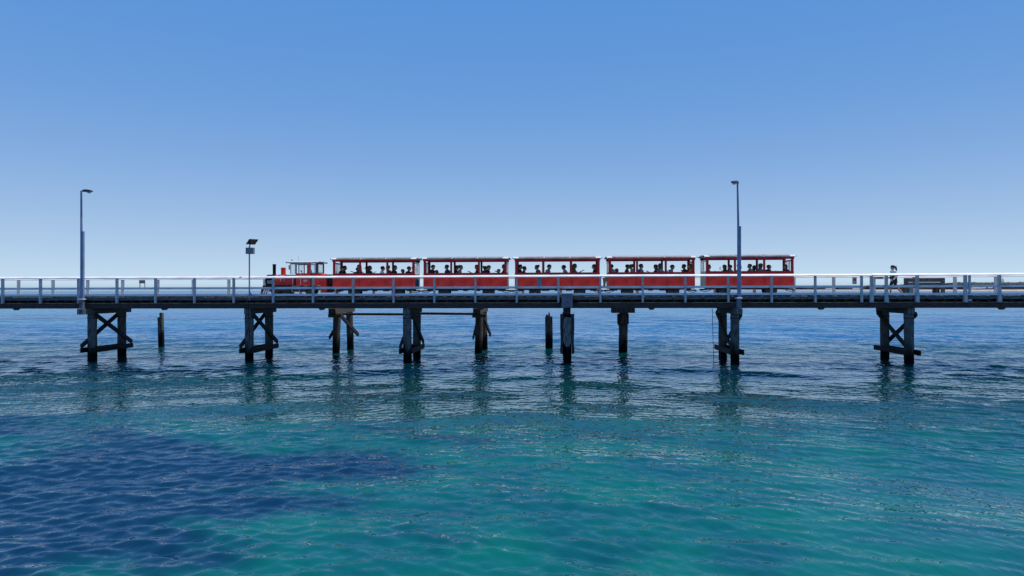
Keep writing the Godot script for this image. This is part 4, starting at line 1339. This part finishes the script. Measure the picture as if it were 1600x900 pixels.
func make_people() -> void:
	var head := head_geo()
	var hand := hand_geo()
	var protos := [
		make_person("passenger", "", seated(0), {"shirt": M.cloth_black, "trousers": M.cloth_denim, "hair": "short", "hair_colour": M.hair_black}, head, hand),
		make_person("passenger", "", seated(1), {"shirt": M.cloth_black, "trousers": M.cloth_black, "hair": "long", "hair_colour": M.hair_brown}, head, hand),
		make_person("passenger", "", seated(2), {"shirt": M.cloth_navy, "trousers": M.cloth_tan, "hair": "short", "hair_colour": M.hair_black, "hat": "cap", "hat_colour": M.cloth_black, "leg": 0.15}, head, hand),
		make_person("passenger", "", seated(3), {"shirt": M.cloth_grey, "trousers": M.cloth_denim, "hair": "short", "hair_colour": M.hair_brown, "hat": "brim", "hat_colour": M.cloth_black}, head, hand),
		make_person("passenger", "", seated(0), {"shirt": M.cloth_rose, "trousers": M.cloth_denim, "hair": "short", "hair_colour": M.hair_fair, "leg": 0.2}, head, hand),
		make_person("passenger", "", seated(2), {"shirt": M.cloth_olive, "trousers": M.cloth_black, "hair": "bun", "hair_colour": M.hair_brown, "long_sleeves": true}, head, hand)]
	# carriage, then X, row (0 near, 1 far), kind, facing, shirt
	var riders := [
		[[-13.62, 0, 2, 1, "black"], [-13.55, 1, 0, 1, "black"], [-12.8, 1, 2, 1, "tan"], [-12.44, 0, 1, -1, "black"], [-12.1, 1, 3, -1, "navy"], [-11.72, 0, 1, 1, "black"], [-10.89, 0, 0, 1, "white"], [-10.63, 1, 5, -1, "rose"], [-10.1, 0, 0, 1, "black"], [-9.75, 1, 4, 1, "navy"], [-9.2, 0, 0, 1, "black"], [-9.05, 1, 1, -1, "rose"]],
		[[-7.78, 0, 2, 1, "black"], [-7.55, 1, 4, 1, "grey"], [-6.82, 0, 0, -1, "navy"], [-6.26, 1, 0, 1, "black"], [-6.02, 0, 5, 1, "tan"], [-4.92, 0, 1, -1, "black"], [-4.55, 1, 5, 1, "rose"], [-4.25, 0, 2, 1, "black"], [-3.54, 0, 4, -1, "white"], [-3.26, 1, 1, -1, "navy"]],
		[[-2.15, 0, 0, 1, "black"], [-1.92, 1, 0, 1, "navy"], [-1.02, 0, 5, -1, "olive"], [-0.46, 0, 2, 1, "tan"], [0.66, 0, 2, -1, "grey"], [1.25, 0, 1, 1, "olive"], [2.42, 0, 0, -1, "black"]],
		[[3.6, 0, 2, -1, "grey"], [3.9, 1, 4, 1, "navy"], [4.58, 1, 0, 1, "olive"], [4.82, 0, 5, -1, "tan"], [5.34, 0, 0, 1, "grey"], [6.3, 1, 1, -1, "black"], [6.52, 0, 1, 1, "grey"], [7.13, 0, 2, 1, "grey"], [8.05, 1, 0, -1, "black"], [8.3, 0, 1, -1, "orange"]],
		[[9.47, 0, 0, 1, "grey"], [10.55, 1, 1, -1, "black"], [10.72, 0, 0, -1, "grey"], [11.2, 0, 5, 1, "grey"], [11.91, 0, 0, -1, "tan"], [12.42, 1, 1, 1, "black"], [12.6, 0, 1, 1, "grey"], [12.98, 0, 2, 1, "black"], [14.05, 0, 1, -1, "black"]]]
	var order := ["first", "second", "third", "fourth", "fifth", "sixth", "seventh", "eighth", "ninth", "tenth", "eleventh", "twelfth"]
	var cars := ["leading", "second", "middle", "fourth", "last"]
	var kinds := ["short haired passenger in a %s top", "long haired passenger in a %s top", "passenger in a cap and %s top", "passenger in brimmed hat and %s top", "small passenger in a %s top", "passenger with a hair bun and %s top"]
	var seen := {}
	for ci in 5:
		for k in riders[ci].size():
			var q: Array = riders[ci][k]
			var label: String = (kinds[q[2]] % q[4]) + ", %s from front in the %s carriage" % [order[k], cars[ci]]
			var y := DECK + 0.4 + (-0.06 if q[2] == 4 else 0.0) + 0.03 * sin(q[0] * 7.0)
			var at := Vector3(q[0], y, -42.72 if q[1] == 0 else -43.38)
			var turn := (0.0 if q[3] > 0 else PI) + 0.25 * sin(q[0] * 5.0)
			var o: Node3D
			if not seen.has(q[2]):
				seen[q[2]] = true
				o = protos[q[2]]
				o.position = at
				o.rotation.y = turn
				o.set_meta("label", label)
			else: o = dup(protos[q[2]], label, at, turn)
			o.set_meta("group", "passengers riding in the train")
			(o.get_node("shirt") as MeshInstance3D).material_override = M["cloth_" + q[4]]
			o.scale = Vector3(1.2, 1.12, 1.2) * ((0.9 if q[2] == 4 else 1.0) + 0.03 * sin(q[0] * 11.0))
	var dr := make_person("driver", "dark clothed driver seated at the back of the locomotive cab", seated(2), {"shirt": M.cloth_navy, "trousers": M.cloth_black, "hair": "short", "hair_colour": M.hair_black, "long_sleeves": true}, head, hand)
	dr.position = Vector3(-15.66, DECK + 0.66, -42.8)
	dr.rotation.y = PI
	var gs := Geo.new()
	gs.box(Vector3(-15.6, DECK + 1.05, -42.8), Vector3(0.4, 0.1, 0.45), 0.02)
	gs.box(Vector3(-15.4, DECK + 1.3, -42.8), Vector3(0.08, 0.45, 0.42), 0.02)
	gs.box(Vector3(-15.6, DECK + 0.85, -42.8), Vector3(0.2, 0.32, 0.2))
	var loco := get_node("locomotive")
	var sm := part("driver_seat", gs.done(), M.black, loco)
	sm.position = -loco.position
	# a selfie stick held up by the couple of the last carriage
	var st := thing("selfie_stick", "thin dark selfie stick with a phone raised over the sill of the last carriage", "selfie stick", Vector3(10.3, 5.42, -42.74))
	var g := Geo.new()
	g.tube(Vector3(0.12, -0.08, 0), Vector3(-0.15, 0.15, 0), 0.013, 0.011, 8)
	part("stick", g.done(), M.black, st)
	g = Geo.new()
	g.box(Vector3(-0.16, 0.2, 0), Vector3(0.03, 0.15, 0.075), 0.006, Basis(Vector3.BACK, -0.3))
	part("phone", g.done(), M.black, st)
	# the woman walking along the deck towards the train
	var J := {"pelvis": Vector3(0, 0.9, 0), "chest": Vector3(0.015, 1.2, 0), "neck": Vector3(0.03, 1.4, 0), "head": Vector3(0.055, 1.56, 0), "tilt": -0.08,
		"sh": [Vector3(0.015, 1.33, 0.17), Vector3(0.015, 1.33, -0.17)], "el": [Vector3(0.0, 1.08, 0.23), Vector3(-0.05, 1.08, -0.22)], "wr": [Vector3(0.2, 0.98, 0.16), Vector3(0.1, 0.9, -0.2)],
		"hip": [Vector3(0, 0.87, 0.085), Vector3(0, 0.87, -0.085)], "kn": [Vector3(0.13, 0.5, 0.09), Vector3(-0.08, 0.48, -0.09)], "an": [Vector3(0.12, 0.1, 0.09), Vector3(-0.4, 0.16, -0.09)], "to": [Vector3(0.27, 0.05, 0.1), Vector3(-0.32, 0.045, -0.1)]}
	var w := make_person("walking_woman", "woman in white top, black shorts and dark cap walking along the deck by the bench", J, {"shirt": M.cloth_white, "trousers": M.cloth_black, "hair": "tail", "hair_colour": M.hair_black, "hat": "cap", "hat_colour": M.cloth_black, "leg": 0.3, "shoes": M.cloth_white, "long_sleeves": true}, head, hand, 0.016)
	w.position = Vector3(19.88, DECK + 0.03, -41.5)
	w.rotation.y = PI
	w.scale = Vector3.ONE * 1.03
	part("tied_jacket", skin([[Vector3(0.02, 0.99, -0.1), Vector3(0.02, 0.99, 0.1), 0.145, 0.145], [Vector3(-0.1, 1.0, 0), Vector3(-0.16, 0.72, 0), 0.09, 0.06]] , 0.016, 0.02, plain).done(), M.cloth_black, w)

func make_train() -> void:
	make_locomotive()
	var c := make_carriage()
	var labels := ["open red passenger carriage coupled right behind the locomotive", "second red carriage of the train, above the old bent with a loose brace", "middle red carriage of the train, above the grey edge box", "fourth red carriage with a passenger in orange at its rear window", "last red carriage of the train, crossed by the right lamp post"]
	var cx := [-11.37, -5.59, 0.14, 5.9, 11.8]
	for i in 5:
		if i == 0:
			c.position = Vector3(cx[0], DECK, -43.05)
			c.set_meta("label", labels[0])
		else: dup(c, labels[i], Vector3(cx[i], DECK + (0.04 if i == 4 else 0.0), -43.05))

# ------------------------------------------------------------------ the far shore
func make_shore() -> void:
	# waterline from the right, receding to the left
	var line := [Vector2(4200, -2600), Vector2(2600, -1900), Vector2(1700, -1640), Vector2(1050, -1610), Vector2(960, -1700), Vector2(970, -2000), Vector2(1060, -2650), Vector2(1160, -3600), Vector2(1240, -4700), Vector2(1260, -6200)]
	var r := RandomNumberGenerator.new()
	r.seed = 15
	var pts := []
	for i in line.size() - 1:
		for k in 14: pts.append((line[i] as Vector2).lerp(line[i + 1], k / 14.0))
	pts.append(line[line.size() - 1])
	for pass_ in 6:
		for i in range(1, pts.size() - 1): pts[i] = (pts[i - 1] + pts[i] * 2.0 + pts[i + 1]) * 0.25
	var prof := [[-30.0, -1.2], [0.0, 0.0], [25.0, 1.1], [55.0, 2.2], [70.0, 4.4], [110.0, 5.5], [400.0, 10.0], [900.0, 7.0]]
	var beach := Geo.new()
	var land := Geo.new()
	for i in pts.size() - 1:
		var na := nrm(pts, i)
		var nb := nrm(pts, i + 1)
		for k in prof.size() - 1:
			var a0 := off2(pts[i], na, prof[k])
			var a1 := off2(pts[i], na, prof[k + 1])
			var b0 := off2(pts[i + 1], nb, prof[k])
			var b1 := off2(pts[i + 1], nb, prof[k + 1])
			var g := beach if k < 3 else land
			g.tri(a0, b1, b0)
			g.tri(a0, a1, b1)
	top("beach", beach.done(), M.sand, "pale sandy beach along the far shore at the right", "beach", "", "structure")
	top("coastal_land", land.done(), M.scrub, "low scrub covered land behind the far beach", "land", "", "structure")
	# the wood behind the beach reads as one mass: thousands of clumps
	var clump := Geo.new()
	for k in 9:
		var a := TAU * k / 9.0
		var s := r.randf_range(0.7, 1.25)
		clump.col = Color(s, s * r.randf_range(0.95, 1.1), s)
		clump.ball(Vector3(cos(a) * r.randf_range(0.2, 0.75), r.randf_range(0.2, 0.9), sin(a) * r.randf_range(0.2, 0.75)), Vector3(r.randf_range(0.25, 0.5), r.randf_range(0.2, 0.4), r.randf_range(0.25, 0.5)), 0.35, k, 4, 6)
	var mm := MultiMesh.new()
	mm.transform_format = MultiMesh.TRANSFORM_3D
	mm.mesh = clump.done()
	var xs := []
	for k in 6500:
		var i := 14 * 2 + r.randi() % (14 * 3) if k < 3600 else r.randi() % (pts.size() - 1)
		var p: Vector2 = (pts[i] as Vector2).lerp(pts[i + 1], r.randf())
		var dd := 84.0 + pow(r.randf(), 2.0) * 260.0
		var q := off2(p, nrm(pts, i), [dd, 5.0 + 4.0 * smoothstep(80.0, 300.0, dd)])
		var h := r.randf_range(5.0, 11.5) * (1.0 + 0.5 * sin(p.x * 0.02 + p.y * 0.013)) * (0.55 if dd < 90.0 else 1.0)
		xs.append(Transform3D(Basis(Vector3.UP, r.randf() * TAU).scaled(Vector3(h * r.randf_range(0.9, 1.6), h, h * r.randf_range(0.9, 1.6))), q - Vector3(0, 0.8, 0)))
	mm.instance_count = xs.size()
	for k in xs.size(): mm.set_instance_transform(k, xs[k])
	var o := MultiMeshInstance3D.new()
	o.name = numbered("far_woodland")
	o.multimesh = mm
	o.material_override = M.scrub
	add_child(o)
	tag(o, "dark low woodland along the far shore behind the beach", "woodland", "", "stuff")
	# the tall conifer and a few crowns above the rest
	var t := thing("norfolk_pine", "tall dark conifer rising alone above the far shore at the right edge", "tree", Vector3(1136, 6, -1810))
	var g := Geo.new()
	g.tube(Vector3.ZERO, Vector3(0, 27, 0), 0.6, 0.1, 8)
	part("trunk", g.done(), M.trunk, t)
	g = Geo.new()
	for k in 11:
		var y := 3.5 + k * 2.2
		var rad := 7.6 * (1.0 - k / 11.6)
		for j in 7:
			var a := TAU * j / 7.0 + k * 0.5
			g.ball(Vector3(cos(a) * rad * 0.55, y - 0.3, sin(a) * rad * 0.55), Vector3(rad * 0.42, 0.55, rad * 0.42), 0.4, j + k, 4, 6)
	part("crown", g.done(), M.scrub, t)
	var where := [[1010, -1800, 10.0, "broad dark tree crown on the far shore just left of the doubled railing post"], [1060, -1830, 9.0, "round tree on the far shore between the two rightmost railing bays"], [1085, -1790, 10.5, "tree with a flat crown left of the tall conifer on the far shore"], [1155, -1830, 12.0, "tallest round tree right of the tall conifer on the far shore"], [1185, -1800, 10.0, "tree at the extreme right end of the far shore"]]
	for q in where:
		t = thing("shore_tree", q[3], "tree", Vector3(q[0], 5, q[1]), 0.0, "single trees above the far shore")
		g = Geo.new()
		g.tube(Vector3.ZERO, Vector3(0.2, q[2] * 0.6, 0), 0.4, 0.2, 7)
		part("trunk", g.done(), M.trunk, t)
		g = Geo.new()
		for k in 26:
			var a := r.randf() * TAU
			var e := r.randf_range(0.1, 1.0)
			g.ball(Vector3(cos(a) * e * q[2] * 0.5, q[2] * (0.62 + 0.3 * sqrt(1.0 - e * e * 0.9) * r.randf_range(0.6, 1.0)), sin(a) * e * q[2] * 0.5), Vector3.ONE * q[2] * r.randf_range(0.08, 0.17), 0.4, k, 4, 6)
		part("crown", g.done(), M.scrub, t)
	# white houses at the edge of the wood
	var hs := [[1012, -1712, 17, "long white house low on the far shore right of the doubled railing post"], [1030, -1714, 9, "small white house beside the long white one on the far shore"], [1047, -1716, 9, "small pale house alone on the far shore below the trees"], [1092, -1716, 12, "pale house under the tall conifer on the far shore"], [1062, -2480, 26, "white building on the receding shore behind the carriage end"], [1078, -2760, 30, "pale long building at the thin left end of the far shore"]]
	for q in hs:
		t = thing("house", q[3], "house", Vector3(q[0], 3.6, q[1]), -0.2, "houses on the far shore")
		g = Geo.new()
		g.box(Vector3(0, 1.6, 0), Vector3(q[2], 3.2, 8))
		part("wall", g.done(), M.white, t)
		g = Geo.new()
		g.prism(PackedVector2Array([Vector2(-4.6, 3.2), Vector2(4.6, 3.2), Vector2(0, 5.0)]), q[2] + 1.0, Transform3D(Basis(Vector3(0, 0, -1), Vector3.UP, Vector3.RIGHT), Vector3.ZERO))
		part("roof", g.done(), M.roof_grey, t)
		for k in 3:
			g = Geo.new()
			g.box(Vector3((k - 1) * q[2] * 0.3, 1.7, 4.02), Vector3(1.6, 1.3, 0.08))
			part("window", g.done(), M.navy, t)

func nrm(pts: Array, i: int) -> Vector2:
	var d: Vector2 = (pts[mini(i + 1, pts.size() - 1)] - pts[maxi(i - 1, 0)]).normalized()
	return Vector2(-d.y, d.x)

func off2(p: Vector2, nn: Vector2, k: Array) -> Vector3:
	var q: Vector2 = p + nn * k[0]
	return Vector3(q.x, k[1], q.y)

# ------------------------------------------------------------------ scene
func _ready() -> void:
	var cam := Camera3D.new()
	cam.name = "camera"
	add_child(cam)
	cam.position = Vector3(0, 4.3, 0)
	cam.rotation = Vector3(atan(3.2 / 1067.0), deg_to_rad(3.6), deg_to_rad(-0.143))
	cam.fov = rad_to_deg(2.0 * atan(450.0 / 1067.0))
	cam.near = 0.1
	cam.far = 60000.0
	cam.current = true
	var sky := ProceduralSkyMaterial.new()
	sky.sky_top_color = Color(0.33, 0.568, 0.845)
	sky.sky_horizon_color = Color(0.795, 0.885, 0.945)
	sky.sky_curve = 0.087
	sky.ground_bottom_color = Color(0.05, 0.2, 0.3)
	sky.ground_horizon_color = Color(0.3, 0.45, 0.6)
	sky.sun_angle_max = 12.0
	sky.sun_curve = 0.1
	var env := Environment.new()
	env.background_mode = Environment.BG_SKY
	env.sky = Sky.new()
	env.sky.sky_material = sky
	env.tonemap_mode = Environment.TONE_MAPPER_LINEAR
	env.tonemap_exposure = 1.0
	env.sdfgi_enabled = true
	env.ssao_enabled = true
	env.ssil_enabled = true
	var we := WorldEnvironment.new()
	we.name = "world"
	we.environment = env
	add_child(we)
	var sun := DirectionalLight3D.new()
	sun.name = "sun"
	add_child(sun)
	var el := deg_to_rad(68.0)
	var az := deg_to_rad(75.0)
	var to_sun := Vector3(sin(az) * cos(el), sin(el), -cos(az) * cos(el))
	sun.look_at_from_position(to_sun * 100.0, Vector3.ZERO, Vector3.UP)
	sun.light_energy = 1.35
	sun.light_color = Color(1.0, 0.96, 0.9)
	sun.light_angular_distance = 0.5
	sun.shadow_enabled = true

	make_materials()
	make_sea()
	make_shore()
	make_jetty()
	make_bents()
	make_railings()
	make_jetty_things()
	make_train()
	make_people()
